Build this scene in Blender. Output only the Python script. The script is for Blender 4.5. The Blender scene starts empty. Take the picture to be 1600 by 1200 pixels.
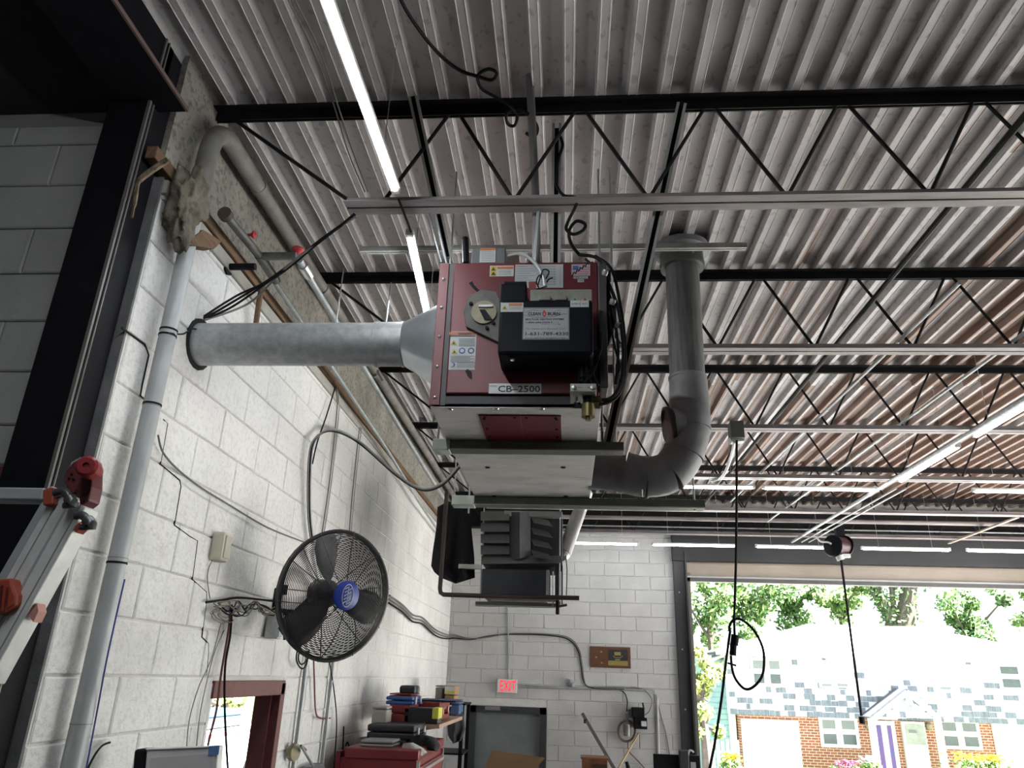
import bpy, bmesh, math, random
from mathutils import Vector, Matrix
random.seed(7)
C = bpy.context.scene.collection
S = bpy.context.scene

# ---------------------------------------------------------------- camera
EYE = 2.45; FPX = 1156.56
_y, _p, _r = (math.radians(a) for a in (4.5745, 21.5915, 1.8921))
_f = Vector((-math.sin(_y)*math.cos(_p), math.cos(_y)*math.cos(_p), math.sin(_p)))
_rt = Vector((math.cos(_y), math.sin(_y), 0)); _up = _rt.cross(_f)
RT = math.cos(_r)*_rt + math.sin(_r)*_up
UP = -math.sin(_r)*_rt + math.cos(_r)*_up
FW = _f
cam_d = bpy.data.cameras.new('camera'); cam = bpy.data.objects.new('camera', cam_d); C.objects.link(cam)
cam_d.sensor_width = 36; cam_d.sensor_fit = 'HORIZONTAL'; cam_d.lens = FPX/1600*36
cam_d.clip_start = .05; cam_d.clip_end = 400
cam.matrix_world = Matrix(((RT.x, UP.x, -FW.x, 0), (RT.y, UP.y, -FW.y, 0), (RT.z, UP.z, -FW.z, EYE), (0, 0, 0, 1)))
S.camera = cam

# ---------------------------------------------------------------- world, sun, exposure
w = bpy.data.worlds.new('sky'); S.world = w; w.use_nodes = True
nt = w.node_tree; bgn = nt.nodes['Background']
sky = nt.nodes.new('ShaderNodeTexSky'); sky.sky_type = 'NISHITA'; sky.sun_disc = False
sky.sun_elevation = math.radians(48); sky.sun_rotation = math.radians(100); sky.dust_density = 3.0; sky.air_density = 1.0
hz = nt.nodes.new('ShaderNodeMixRGB'); hz.blend_type = 'MIX'; hz.inputs[0].default_value = .55
hz.inputs[2].default_value = (5.2, 5.4, 5.6, 1)
nt.links.new(sky.outputs[0], hz.inputs[1]); nt.links.new(hz.outputs[0], bgn.inputs[0])
bgn.inputs[1].default_value = .3
sun_d = bpy.data.lights.new('sun', 'SUN'); sun_d.energy = 38.0; sun_d.angle = math.radians(1.5); sun_d.color = (1, .975, .95)
sun = bpy.data.objects.new('sun', sun_d); C.objects.link(sun)
sun.rotation_euler = (math.radians(40), 0, math.radians(80))
S.view_settings.view_transform = 'Standard'; S.view_settings.look = 'None'
S.view_settings.gamma = 1; S.view_settings.use_curve_mapping = False
S.view_settings.exposure = 0.76
TUBE_W = 26.0        # watts of each four-foot tube lamp

# ---------------------------------------------------------------- pixel rays (photograph 1600 x 1200)
def ray(x, y): return RT*(x-800) + UP*(600-y) + FW*FPX
def PY(x, y, Y): d = ray(x, y)*1.0; d *= Y/d.y; return d + Vector((0, 0, EYE))
def PX(x, y, X): d = ray(x, y)*1.0; d *= X/d.x; return d + Vector((0, 0, EYE))
def PZ(x, y, Z): d = ray(x, y)*1.0; d *= (Z-EYE)/d.z; return d + Vector((0, 0, EYE))

# ---------------------------------------------------------------- materials
MATS = {}
def mat(name, col, rough=.6, metal=0., var=.12, scale=5., bump=0., bscale=60., col2=None, dirt=0., dscale=1.2, dcol=(.05, .045, .04), stretch=None, fine=.0, emit=None, spec=None):
    if name in MATS: return MATS[name]
    m = bpy.data.materials.new(name); m.use_nodes = True; MATS[name] = m
    n = m.node_tree.nodes; l = m.node_tree.links; b = n['Principled BSDF']
    b.inputs['Roughness'].default_value = rough; b.inputs['Metallic'].default_value = metal
    if spec is not None: b.inputs['Specular IOR Level'].default_value = spec
    g = n.new('ShaderNodeNewGeometry'); pos = g.outputs['Position']
    if stretch:
        mp = n.new('ShaderNodeMapping'); mp.inputs['Scale'].default_value = stretch
        l.new(pos, mp.inputs[0]); pos = mp.outputs[0]
    def noise(sc, det=4, rough_=.6):
        t = n.new('ShaderNodeTexNoise'); t.inputs['Scale'].default_value = sc; t.inputs['Detail'].default_value = det
        t.inputs['Roughness'].default_value = rough_; l.new(pos, t.inputs['Vector']); return t.outputs['Fac']
    def ramp(fac, a, c):
        r = n.new('ShaderNodeMapRange'); r.inputs[1].default_value = a; r.inputs[2].default_value = c
        l.new(fac, r.inputs[0]); return r.outputs[0]
    def mix(fac, a, c, mode='MIX'):
        x = n.new('ShaderNodeMixRGB'); x.blend_type = mode
        if isinstance(fac, float): x.inputs[0].default_value = fac
        else: l.new(fac, x.inputs[0])
        for k, s in ((1, a), (2, c)):
            if isinstance(s, tuple): x.inputs[k].default_value = (*s, 1)
            else: l.new(s, x.inputs[k])
        return x.outputs[0]
    c2 = col2 or tuple(max(0, v*(1-2.2*var)) for v in col)
    out = mix(ramp(noise(scale), .3, .7), col, c2)
    if fine: out = mix(ramp(noise(bscale*1.3, 2), .35, .5), mix(1.0, out, (1-fine, 1-fine, 1-fine), 'MULTIPLY'), out)
    if dirt:
        dn = ramp(noise(dscale, 6, .7), .52, .78)
        dm = n.new('ShaderNodeMath'); dm.operation = 'MULTIPLY'; dm.inputs[1].default_value = dirt; l.new(dn, dm.inputs[0])
        out = mix(dm.outputs[0], out, dcol)
    l.new(out, b.inputs['Base Color'])
    if bump:
        bp = n.new('ShaderNodeBump'); bp.inputs['Strength'].default_value = bump; bp.inputs['Distance'].default_value = .01
        l.new(noise(bscale, 3), bp.inputs['Height']); l.new(bp.outputs[0], b.inputs['Normal'])
    if emit:
        b.inputs['Emission Color'].default_value = (*emit[0], 1); b.inputs['Emission Strength'].default_value = emit[1]
    return m
def plain(name, col, rough=.5, metal=0.): return mat(name, col, rough, metal, var=.05, scale=9)

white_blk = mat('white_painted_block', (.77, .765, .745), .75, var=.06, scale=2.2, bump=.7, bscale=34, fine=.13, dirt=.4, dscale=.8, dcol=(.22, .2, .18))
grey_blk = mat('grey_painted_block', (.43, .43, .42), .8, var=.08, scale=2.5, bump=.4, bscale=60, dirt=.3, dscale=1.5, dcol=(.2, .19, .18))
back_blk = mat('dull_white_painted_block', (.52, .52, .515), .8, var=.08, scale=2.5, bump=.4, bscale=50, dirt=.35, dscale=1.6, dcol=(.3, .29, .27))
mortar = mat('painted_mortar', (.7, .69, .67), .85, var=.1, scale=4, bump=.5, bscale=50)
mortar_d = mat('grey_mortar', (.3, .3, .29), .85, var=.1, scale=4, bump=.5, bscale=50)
parge = mat('dirty_parging', (.29, .27, .235), .9, var=.16, scale=3.5, bump=.8, bscale=28, fine=.45, dirt=.75, dscale=2.6, dcol=(.06, .05, .045))
concrete = mat('floor_concrete', (.07, .069, .066), .7, var=.15, scale=1.5, bump=.2, bscale=30, dirt=.3)
blacksteel = mat('black_steel', (.007, .007, .01), .65, 0., var=.2, scale=8, spec=.15)
darkpaint = mat('dark_joist_paint', (.016, .015, .017), .6, 0., spec=.2, var=.2, scale=6, dirt=.3, dcol=(.05, .03, .022))
chordpaint = mat('joist_chord_paint', (.34, .31, .31), .55, .15, var=.22, scale=3, dirt=.5, dscale=3, dcol=(.1, .06, .05), stretch=(.6, 4, 4))
galv = mat('galvanised_steel', (.5, .525, .535), .45, .4, var=.16, scale=26, bump=.08, bscale=60)
galv_dull = mat('dull_galvanised_pipe', (.42, .45, .46), .55, .55, var=.14, scale=9, dirt=.2)
stainless = mat('bare_sheet_metal', (.62, .62, .6), .55, .15, var=.12, scale=3, dirt=.55, dscale=3.2, dcol=(.12, .1, .08), stretch=(1, 2.4, 1))
redpaint = mat('dark_red_enamel', (.14, .016, .025), .38, .1, var=.14, scale=4, dirt=.35, dscale=2.5, dcol=(.06, .02, .025))
redsteel = mat('red_oxide_frame', (.17, .035, .035), .55, var=.2, scale=8, dirt=.3)
flueblack = mat('black_flue_pipe', (.25, .255, .265), .5, .0, var=.2, scale=5, dirt=.25, dcol=(.09, .085, .08))
flueworn = mat('weathered_flue_pipe', (.17, .175, .17), .6, .1, var=.25, scale=7, stretch=(6, 6, .6), dirt=.6, dscale=2, dcol=(.02, .02, .02))
rubber = mat('black_rubber', (.007, .007, .009), .65, var=.1, spec=.15)
wire_grey = plain('grey_cable', (.16, .155, .15), .6)
wire_white = plain('white_cable', (.5, .5, .48), .6)
timber = mat('old_timber', (.2, .115, .06), .8, var=.25, scale=8, stretch=(8, 1, 8), dirt=.4)
strut_m = mat('strut_channel', (.52, .53, .5), .45, .15, var=.14, scale=8)
strut_green = mat('green_strut_channel', (.13, .15, .12), .5, .3, var=.14, scale=8)
brass = plain('brass', (.2, .16, .07), .4, .7)
chrome = plain('bright_zinc', (.62, .63, .62), .3, .9)
whitepl = plain('white_plastic', (.7, .7, .68), .5)
tube_on = mat('lit_tube', (.9, .9, .9), .5, emit=((.93, .97, 1.0), 23.0))
tube_hot = mat('lit_tube_bright', (.9, .9, .9), .5, emit=((.93, .97, 1.0), 56.0))
darkhole = plain('dark_hole', (.01, .01, .01), .9)

def soot(m, c, r, amt):
    n = m.node_tree.nodes; l = m.node_tree.links; b = n['Principled BSDF']
    src = b.inputs['Base Color'].links[0].from_socket
    g = n.new('ShaderNodeNewGeometry'); nz = n.new('ShaderNodeTexNoise'); nz.inputs['Scale'].default_value = 1.6; nz.inputs['Detail'].default_value = 5; l.new(g.outputs['Position'], nz.inputs[0])
    d = n.new('ShaderNodeVectorMath'); d.operation = 'DISTANCE'; d.inputs[1].default_value = c; l.new(g.outputs['Position'], d.inputs[0])
    a = n.new('ShaderNodeMath'); a.operation = 'MULTIPLY_ADD'; a.inputs[1].default_value = 1.6; l.new(nz.outputs['Fac'], a.inputs[0]); l.new(d.outputs['Value'], a.inputs[2])
    r_ = n.new('ShaderNodeMapRange'); r_.inputs[1].default_value = r+.8; r_.inputs[2].default_value = .5; r_.inputs[3].default_value = 0; r_.inputs[4].default_value = amt; l.new(a.outputs[0], r_.inputs[0])
    x = n.new('ShaderNodeMixRGB'); l.new(r_.outputs[0], x.inputs[0]); l.new(src, x.inputs[1]); x.inputs[2].default_value = (.07, .065, .06, 1); l.new(x.outputs[0], b.inputs['Base Color'])
soot(white_blk, (-1.75, 7.0, 4.0), 1.9, .85)
def deck_mat():
    m = bpy.data.materials.new('galvanised_roof_deck'); m.use_nodes = True
    n = m.node_tree.nodes; l = m.node_tree.links; b = n['Principled BSDF']
    b.inputs['Roughness'].default_value = .55; b.inputs['Metallic'].default_value = .25
    g = n.new('ShaderNodeNewGeometry')
    sx = n.new('ShaderNodeSeparateXYZ'); l.new(g.outputs['Position'], sx.inputs[0])
    def math_(op, a, c):
        x = n.new('ShaderNodeMath'); x.operation = op
        for k, s in enumerate((a, c)):
            if isinstance(s, (int, float)): x.inputs[k].default_value = s
            else: l.new(s, x.inputs[k])
        return x.outputs[0]
    def noise(vec, sc, det=4):
        t = n.new('ShaderNodeTexNoise'); t.inputs['Scale'].default_value = sc; t.inputs['Detail'].default_value = det; l.new(vec, t.inputs[0]); return t.outputs['Fac']
    def rng(f, a, c, d=0., e=1.):
        r = n.new('ShaderNodeMapRange'); r.inputs[1].default_value = a; r.inputs[2].default_value = c; r.inputs[3].default_value = d; r.inputs[4].default_value = e; l.new(f, r.inputs[0]); return r.outputs[0]
    def mix(f, a, c, mode='MIX'):
        x = n.new('ShaderNodeMixRGB'); x.blend_type = mode
        if isinstance(f, float): x.inputs[0].default_value = f
        else: l.new(f, x.inputs[0])
        for k, s in ((1, a), (2, c)):
            if isinstance(s, tuple): x.inputs[k].default_value = (*s, 1)
            else: l.new(s, x.inputs[k])
        return x.outputs[0]
    pos = g.outputs['Position']
    # per-rib rust: some ribs of some sheets are brown along their length
    rib = math_('FLOOR', math_('DIVIDE', math_('ADD', sx.outputs[0], 1.9), .0762), 0)
    seg = math_('FLOOR', math_('DIVIDE', sx.outputs[1], 3.3), 0)
    wn = n.new('ShaderNodeTexWhiteNoise'); wn.noise_dimensions = '2D'
    cb = n.new('ShaderNodeCombineXYZ'); l.new(rib, cb.inputs[0]); l.new(seg, cb.inputs[1]); l.new(cb.outputs[0], wn.inputs[0])
    reach = math_('ADD', math_('MULTIPLY', rng(sx.outputs[0], .6, 4.2), .55), math_('MULTIPLY', rng(sx.outputs[1], 2.5, 9.0), .38))
    st = n.new('ShaderNodeMapping'); st.inputs['Scale'].default_value = (3, .35, 3); l.new(pos, st.inputs[0])
    thr = math_('ADD', math_('ADD', reach, -.40), math_('MULTIPLY', noise(st.outputs[0], 1.6), .5))
    rust = rng(math_('SUBTRACT', thr, math_('MULTIPLY', wn.outputs[0], .8)), -.03, .12)
    base = mix(rng(noise(pos, 3.0), .35, .65), (.53, .51, .508), (.44, .425, .422))
    st2 = n.new('ShaderNodeMapping'); st2.inputs['Scale'].default_value = (1, .6, 1); l.new(pos, st2.inputs[0])
    base = mix(math_('MULTIPLY', rng(noise(st2.outputs[0], 26, 2), .6, .66), .42), base, (.2, .165, .155))
    rustc = mix(rng(noise(st.outputs[0], 9), .35, .65), (.26, .15, .095), (.15, .085, .06))
    col = mix(math_('MULTIPLY', rust, .85), base, rustc)
    l.new(col, b.inputs['Base Color'])
    return m
deck = deck_mat()

# ---------------------------------------------------------------- mesh builder
WL = {}
class MB:
    def __init__(s): s.v = []; s.f = []; s.k = []
    def add(s, vs, fs, k=0):
        o = len(s.v); s.v += [Vector(v) for v in vs]; s.f += [tuple(i+o for i in f) for f in fs]; s.k += [k]*len(fs); return s
    def box(s, x0, x1, y0, y1, z0, z1, k=0):
        vs = [(x, y, z) for z in (z0, z1) for y in (y0, y1) for x in (x0, x1)]
        return s.add(vs, [(0, 2, 3, 1), (4, 5, 7, 6), (0, 1, 5, 4), (2, 6, 7, 3), (0, 4, 6, 2), (1, 3, 7, 5)], k)
    def bar(s, p0, p1, w, h, up=(0, 0, 1), k=0):
        p0 = Vector(p0); p1 = Vector(p1); d = (p1-p0).normalized(); u = Vector(up); a = d.cross(u)
        if a.length < 1e-4: a = d.cross(Vector((1, 0, 0)))
        a.normalize(); u = a.cross(d)
        vs = [p + a*i*w/2 + u*j*h/2 for p in (p0, p1) for j in (-1, 1) for i in (-1, 1)]
        return s.add(vs, [(0, 1, 3, 2), (4, 6, 7, 5), (0, 4, 5, 1), (2, 3, 7, 6), (0, 2, 6, 4), (1, 5, 7, 3)], k)
    def tube(s, pts, r, seg=8, closed=False, caps=True, k=0, flat=1.0):
        pts = [Vector(p) for p in pts]; n = len(pts); rs = r if isinstance(r, (list, tuple)) else [r]*n
        o = len(s.v); prev = None
        for i, p in enumerate(pts):
            a = pts[(i-1) % n] if (i or closed) else p; c = pts[(i+1) % n] if (i < n-1 or closed) else p
            t = (c-a).normalized()
            if prev is None:
                nrm = t.orthogonal().normalized()
            else:
                nrm = (prev - t*prev.dot(t))
                nrm = nrm.normalized() if nrm.length > 1e-6 else t.orthogonal().normalized()
            prev = nrm; bn = t.cross(nrm)
            for j in range(seg):
                q = 2*math.pi*j/seg; s.v.append(p + (nrm*math.cos(q) + bn*math.sin(q)*flat)*rs[i])
        m = n if closed else n-1; cnt = 0
        for i in range(m):
            for j in range(seg):
                a = o+i*seg+j; b_ = o+i*seg+(j+1) % seg; c = o+((i+1) % n)*seg+(j+1) % seg; d = o+((i+1) % n)*seg+j
                s.f.append((a, b_, c, d)); cnt += 1
        if caps and not closed:
            s.f.append(tuple(o+j for j in reversed(range(seg)))); s.f.append(tuple(o+(n-1)*seg+j for j in range(seg))); cnt += 2
        s.k += [k]*cnt; return s
    def cyl(s, p0, p1, r, r2=None, seg=14, k=0): return s.tube([p0, p1], [r, r if r2 is None else r2], seg, k=k)
    def lathe(s, o, d, prof, seg=20, k=0):
        o = Vector(o); d = Vector(d).normalized(); a = d.orthogonal().normalized(); c = d.cross(a)
        st = len(s.v)
        for (r, h) in prof:
            for j in range(seg):
                q = 2*math.pi*j/seg; s.v.append(o + d*h + (a*math.cos(q) + c*math.sin(q))*max(r, 1e-5))
        for i in range(len(prof)-1):
            for j in range(seg): s.f.append((st+i*seg+j, st+i*seg+(j+1) % seg, st+(i+1)*seg+(j+1) % seg, st+(i+1)*seg+j)); s.k.append(k)
        return s
    def prism(s, poly, ext, k=0):
        poly = [Vector(p) for p in poly]; e = Vector(ext); n = len(poly)
        fs = [tuple(range(n)), tuple(reversed(range(n, 2*n)))] + [(i, n+i, n+(i+1) % n, (i+1) % n) for i in range(n)]
        return s.add(poly + [p+e for p in poly], fs, k)
    def mesh(s, name, mats, origin, smooth=True):
        me = bpy.data.meshes.new(name)
        me.from_pydata([v-origin for v in s.v], [], s.f)
        for m in (mats if isinstance(mats, (list, tuple)) else [mats]): me.materials.append(m)
        if len(me.materials) > 1: me.polygons.foreach_set('material_index', s.k)
        bm = bmesh.new(); bm.from_mesh(me); bmesh.ops.recalc_face_normals(bm, faces=bm.faces); bm.to_mesh(me); bm.free()
        if smooth:
            me.shade_smooth(); me.set_sharp_from_angle(angle=math.radians(38))
        return me
    def build(s, name, mats, parent=None, smooth=True, bev=0, origin=None):
        if origin is None:
            xs = [v.x for v in s.v]; ys = [v.y for v in s.v]; zs = [v.z for v in s.v]
            origin = Vector(((min(xs)+max(xs))/2, (min(ys)+max(ys))/2, min(zs)))
        o = bpy.data.objects.new(name, s.mesh(name, mats, Vector(origin), smooth)); C.objects.link(o)
        place(o, origin, parent)
        if bev:
            b = o.modifiers.new('bevel', 'BEVEL'); b.width = bev; b.segments = 2; b.limit_method = 'ANGLE'
        return o
def place(o, loc, parent=None):
    loc = Vector(loc); WL[o] = loc
    if parent: o.parent = parent; o.location = loc - WL[parent]
    else: o.location = loc
def tag(o, label, cat, group=None, kind=None):
    o['label'] = label; o['category'] = cat
    if group: o['group'] = group
    if kind: o['kind'] = kind
    return o
def struct(o, label=None):
    o['kind'] = 'structure'
    if label: o['label'] = label
    return o
def empty(name, loc, label, cat, group=None):
    o = bpy.data.objects.new(name, None); o.empty_display_size = .1; C.objects.link(o); place(o, loc)
    return tag(o, label, cat, group)
def inst(name, me, loc, parent=None):
    o = bpy.data.objects.new(name, me); C.objects.link(o); place(o, loc, parent); return o
def spline(pts, n=8, closed=False):
    pts = [Vector(p) for p in pts]; out = []; N = len(pts)
    for i in range(N if closed else N-1):
        g = (lambda j: pts[j % N]) if closed else (lambda j: pts[max(0, min(N-1, j))])
        p0, p1, p2, p3 = g(i-1), g(i), g(i+1), g(i+2)
        for t in range(n):
            t /= n; out.append(.5*((2*p1) + (p2-p0)*t + (2*p0-5*p1+4*p2-p3)*t*t + (3*p1-p0-3*p2+p3)*t**3))
    if not closed: out.append(pts[-1])
    return out
def text_obj(name, txt, size, o, u, v, m, parent, bold=0., align='LEFT', squeeze=None):
    """flat lettering lying on the plane through o spanned by u (reading direction) and v (up)"""
    cu = bpy.data.curves.new(name, 'FONT'); cu.body = txt; cu.size = size; cu.align_x = align; cu.offset = bold; cu.extrude = .0004; cu.resolution_u = 2
    t = bpy.data.objects.new(name, cu); C.objects.link(t)
    me = bpy.data.meshes.new_from_object(t.evaluated_get(bpy.context.evaluated_depsgraph_get()))
    bpy.data.objects.remove(t); bpy.data.curves.remove(cu)
    u = Vector(u).normalized(); v = Vector(v).normalized(); nrm = u.cross(v)
    xs = [q.co.x for q in me.vertices]
    sc = 1.0
    if squeeze and xs: sc = squeeze/(max(xs)-min(xs))
    for q in me.vertices: q.co = u*q.co.x*sc + v*q.co.y + nrm*q.co.z
    me.materials.clear(); me.materials.append(m); me.name = name
    return inst(name, me, o, parent)
# ================================================================ the room
XL, YB, XR, YF = -1.75, 11.6, 7.6, -5.0
ZT, ZB, ZD = 5.01, 4.48, 5.065          # joist top chord underside, bottom chord underside, deck underside
ZLED = 4.45

o = MB().box(-5.2, XR+.3, YF-.3, YB+.3, -.2, 0).build('floor', concrete, smooth=False); struct(o, 'grey concrete garage floor')

# ---- corrugated roof deck, one sheet per panel
ceil_o = MB().box(-5.2, XR+.3, YF-.3, YB+.3, ZD+.07, ZD+.12).build('ceiling', plain('roof_board', (.05, .05, .05), .9), smooth=False); struct(ceil_o, 'corrugated metal roof deck on open web joists')
PIT = .1524
RX0 = PZ(889, 140, ZD).x % PIT
prof = [(-.0225, 0), (-.0195, -.003), (-.0165, 0), (.0165, 0), (.0195, -.003), (.0225, 0), (.030, .05), (PIT-.030, .05)]
def deck_sheet(nr):
    mb = MB(); pts = []
    for i in range(nr):
        for (a, z) in prof: pts.append((i*PIT+a, z))
    pts.append((nr*PIT-.0225+.0, 0))
    ya, yb = YF-.3, YB+.3
    vs = [(x, y, z) for y in (ya, yb) for (x, z) in pts]; n = len(pts)
    mb.add(vs, [(i, i+1, n+i+1, n+i) for i in range(n-1)])
    return mb.mesh('roof_sheet', deck, Vector((0, 0, 0)), smooth=False)
sheet = deck_sheet(6)
x = RX0 - 14*PIT; i = 0
while x < XR:
    inst('roof_sheet', sheet, (x, 0, ZD + (.0015 if i % 2 else 0)), ceil_o); x += 6*PIT; i += 1

# ---- block walls
BLK = {}
def blk(L, H, ax, m, c=.006, t=.035):
    key = (round(L, 2), round(H, 3), ax, m.name)
    if key in BLK: return BLK[key]
    def pt(s, d, z): return (-d, s, z) if ax == 'x' else (s, d, z)      # d = depth behind the face
    vs = []
    for (ins, d) in ((c, 0), (0, c*.8), (0, t)):
        vs += [pt(s, d, z) for s, z in ((-L/2+ins, ins), (L/2-ins, ins), (L/2-ins, H-ins), (-L/2+ins, H-ins))]
    fs = [(0, 1, 2, 3)]
    for r in (0, 4): fs += [(r+i, r+(i+1) % 4, r+4+(i+1) % 4, r+4+i) for i in range(4)]
    BLK[key] = MB().add(vs, fs).mesh('block', m, Vector((0, 0, 0)), smooth=False); return BLK[key]
def block_wall(wall, ax, face, s0, s1, z0, z1, ph, H, L, holes, m, rnd, limit=None, score=None, joint=.0065, off=0.):
    """lay the courses of a wall; holes are (s0, s1, z0, z1) openings"""
    items = []
    k0 = math.floor((z0-ph)/H); k = k0
    while ph+k*H < z1-.02:
        za = max(z0, ph+k*H); zb = min(z1, ph+(k+1)*H)
        n = math.floor((s0)/L)-1; st = (L/2 if k % 2 else 0)+off
        while n*L+st < s1:
            a, b = max(s0, n*L+st), min(s1, (n+1)*L+st); n += 1
            segs = [(a, b)] if b-a > .03 else []
            for (h0, h1, y0, y1) in holes:
                if zb > y0+.02 and za < y1-.02:
                    nn = []
                    for (p, q) in segs:
                        if q <= h0 or p >= h1: nn.append((p, q)); continue
                        if h0-p > .04: nn.append((p, h0))
                        if q-h1 > .04: nn.append((h1, q))
                    segs = nn
            for (p, q) in segs: items.append(((p+q)/2, za, q-p-joint, zb-za-joint))
        k += 1
    if score: items.sort(key=score)
    one = items if limit is None else items[:limit]
    for (s, z, l_, h_) in one:
        d = rnd.uniform(-.0015, .0015)
        inst('block', blk(l_, h_, ax, m), (face+d, s, z+joint/2) if ax == 'x' else (s, face+d, z+joint/2), wall)
    rest = items[len(one):]
    if rest:
        mb = MB()
        for (s, z, l_, h_) in rest:
            me = blk(l_, h_, ax, m); off3 = Vector((face, s, z+joint/2)) if ax == 'x' else Vector((s, face, z+joint/2))
            mb.add([v.co+off3 for v in me.vertices], [tuple(p.vertices) for p in me.polygons])
        q = mb.build('block_courses', m, wall, smooth=False); q['kind'] = 'stuff'
rnd = random.Random(3)

WIN = (3.86, 4.86, 1.02, 2.375)          # opening in the left wall: Y0 Y1 Z0 Z1
mb = MB()
T = .15
mb.box(XL-T, XL-.008, 2.56, WIN[0], 0, ZLED); mb.box(XL-T, XL-.008, WIN[1], YB, 0, ZLED)
mb.box(XL-T, XL-.008, WIN[0], WIN[1], 0, WIN[2]); mb.box(XL-T, XL-.008, WIN[0], WIN[1], WIN[3], ZLED)
wall_left = mb.build('wall_left', mortar, smooth=False); struct(wall_left, 'white painted block side wall with cracks')
def near(it): s, z = it[0], it[1]; return (s*s + (z-2.9)**2*1.6) + (100 if z+.2 < EYE-.19*s+.1 else 0)
block_wall(wall_left, 'x', XL, 2.56, YB, 0, ZLED, 2.406, .2135, .455, [WIN], white_blk, rnd, 300, near, off=.07)
# end face of that wall at the corner
o = MB().box(XL-T, XL-.004, 2.548, 2.56, 0, ZLED).build('wall_end', mat('grey_render', (.17, .17, .17), .85, var=.2, scale=8, bump=.5, bscale=30), wall_left, smooth=False)
# parged strip above the ledger
o = MB().box(XL-T, XL-.02, 2.55, YB, ZLED, ZD+.05).build('wall_upper', parge, smooth=False); struct(o, 'flaking dirty parging above the timber ledger'); wall_upper = o

MANDOOR = (-1.38, -.28, 0, 2.055); BIG = (1.78, XR-.25, 0, 3.93)
mb = MB()
mb.box(-2.05, MANDOOR[0], YB+.012, YB+.3, 0, ZD+.05); mb.box(MANDOOR[0], MANDOOR[1], YB+.012, YB+.3, MANDOOR[3], ZD+.05)
mb.box(MANDOOR[1], BIG[0], YB+.012, YB+.3, 0, ZD+.05); mb.box(BIG[0], BIG[1], YB+.012, YB+.3, 4.2, ZD+.05); mb.box(BIG[1], XR, YB+.012, YB+.3, 0, ZD+.05)
wall_back = mb.build('wall_back', mortar, smooth=False); struct(wall_back, 'dull white painted block end wall')
def lo(it): s, z = it[0], it[1]; return (0 if (-1.8 < s < 1.8 and z > 1.35) else 100) + abs(z-3)
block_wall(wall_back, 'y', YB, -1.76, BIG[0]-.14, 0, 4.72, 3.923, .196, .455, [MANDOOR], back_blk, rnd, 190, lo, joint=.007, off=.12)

# ---- neighbouring bay at the left: block wall with a wide opening under a red lintel
ANX = 2.55
mb = MB(); mb.box(-5.2, -1.79, ANX+.012, ANX+.3, 3.12, ZD); mb.box(-5.2, -4.6, ANX+.012, ANX+.3, 0, 3.12)
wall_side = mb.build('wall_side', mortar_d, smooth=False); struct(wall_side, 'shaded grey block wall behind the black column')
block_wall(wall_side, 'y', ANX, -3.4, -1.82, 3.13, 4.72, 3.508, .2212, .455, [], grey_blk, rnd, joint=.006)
o = MB().box(-4.6, -1.8, ANX-.01, ANX+.3, 2.98, 3.12).build('trim_1', redsteel, smooth=False); struct(o, 'dark red steel lintel over the dark side opening')
mb = MB(); mb.box(-5.2, -2.06, 3.7, 3.75, 0, 3.3); mb.box(-5.25, -5.2, 2.8, 3.75, 0, 3.3); mb.box(-5.2, -2.05, 2.8, 3.75, 3.25, 3.3)  # closed box added behind the opening so that it stays dark
o = mb.build('wall_dark_box', plain('dark_box', (.04, .04, .045), .9), smooth=False); struct(o, 'closed dark box added behind the side opening')
o = MB().box(-5.2, -1.9, YF-.3, ANX+.2, 4.80, 4.86).build('ceiling_side', mat('sooty_boards', (.035, .026, .022), .9, var=.3, scale=5), smooth=False); struct(o, 'sooty dark ceiling of the side bay')
o = MB().box(-5.3, -5.2, YF, ANX, 0, 4.86).build('wall_side_outer', grey_blk, smooth=False); struct(o, 'outer wall of the side bay')
# ---- right and front walls with bay doors standing open (out of frame)
mb = MB(); ys = [YF, 4.0, 10.9, YB]
for a, b in ((0, 1), (2, 3)): mb.box(XR, XR+.3, ys[a], ys[b], 0, ZD+.05)
mb.box(XR, XR+.3, YF, YB, 4.25, ZD+.05)
dim_blk = mat('dim_block', (.17, .17, .165), .85, var=.1, scale=2)
o = mb.build('wall_right', dim_blk, smooth=False); struct(o, 'block wall with open bay doors')
mb = MB(); mb.box(-5.2, XR, YF-.3, YF, 0, ZD+.05)
o = mb.build('wall_front', dim_blk, smooth=False); struct(o, 'front block wall behind the camera')

# ---- steel: black corner column and the girder it carries
t = empty('steel_column', (-1.88, 2.47, 0), 'black steel column with pale edge strips at the wall corner', 'column')
MB().box(-1.975, -1.79, 2.395, 2.54, 0, 5.05).build('shaft', blacksteel, t, smooth=False, bev=.004)
edge = plain('worn_edge', (.16, .15, .14), .5, .3)
MB().box(-1.795, -1.782, 2.386, 2.397, 0, 5.05).build('edge_strip', edge, t, smooth=False)
MB().box(-1.788, -1.782, 2.412, 2.418, 0, 5.05).build('edge_strip', edge, t, smooth=False)
t = empty('steel_girder', (-1.8, -1, 4.70), 'sooty steel girder running over the side bay', 'girder')
MB().box(-1.95, -1.66, YF, 2.46, 4.70, 4.715).build('bottom_flange', blacksteel, t, smooth=False)
MB().box(-1.81, -1.79, YF, 2.46, 4.715, 5.05).build('web', blacksteel, t, smooth=False)
MB().box(-1.662, -1.652, YF, 2.46, 4.698, 4.717).build('flange_edge', plain('flange_rust', (.12, .08, .07), .6), t, smooth=False)

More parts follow.
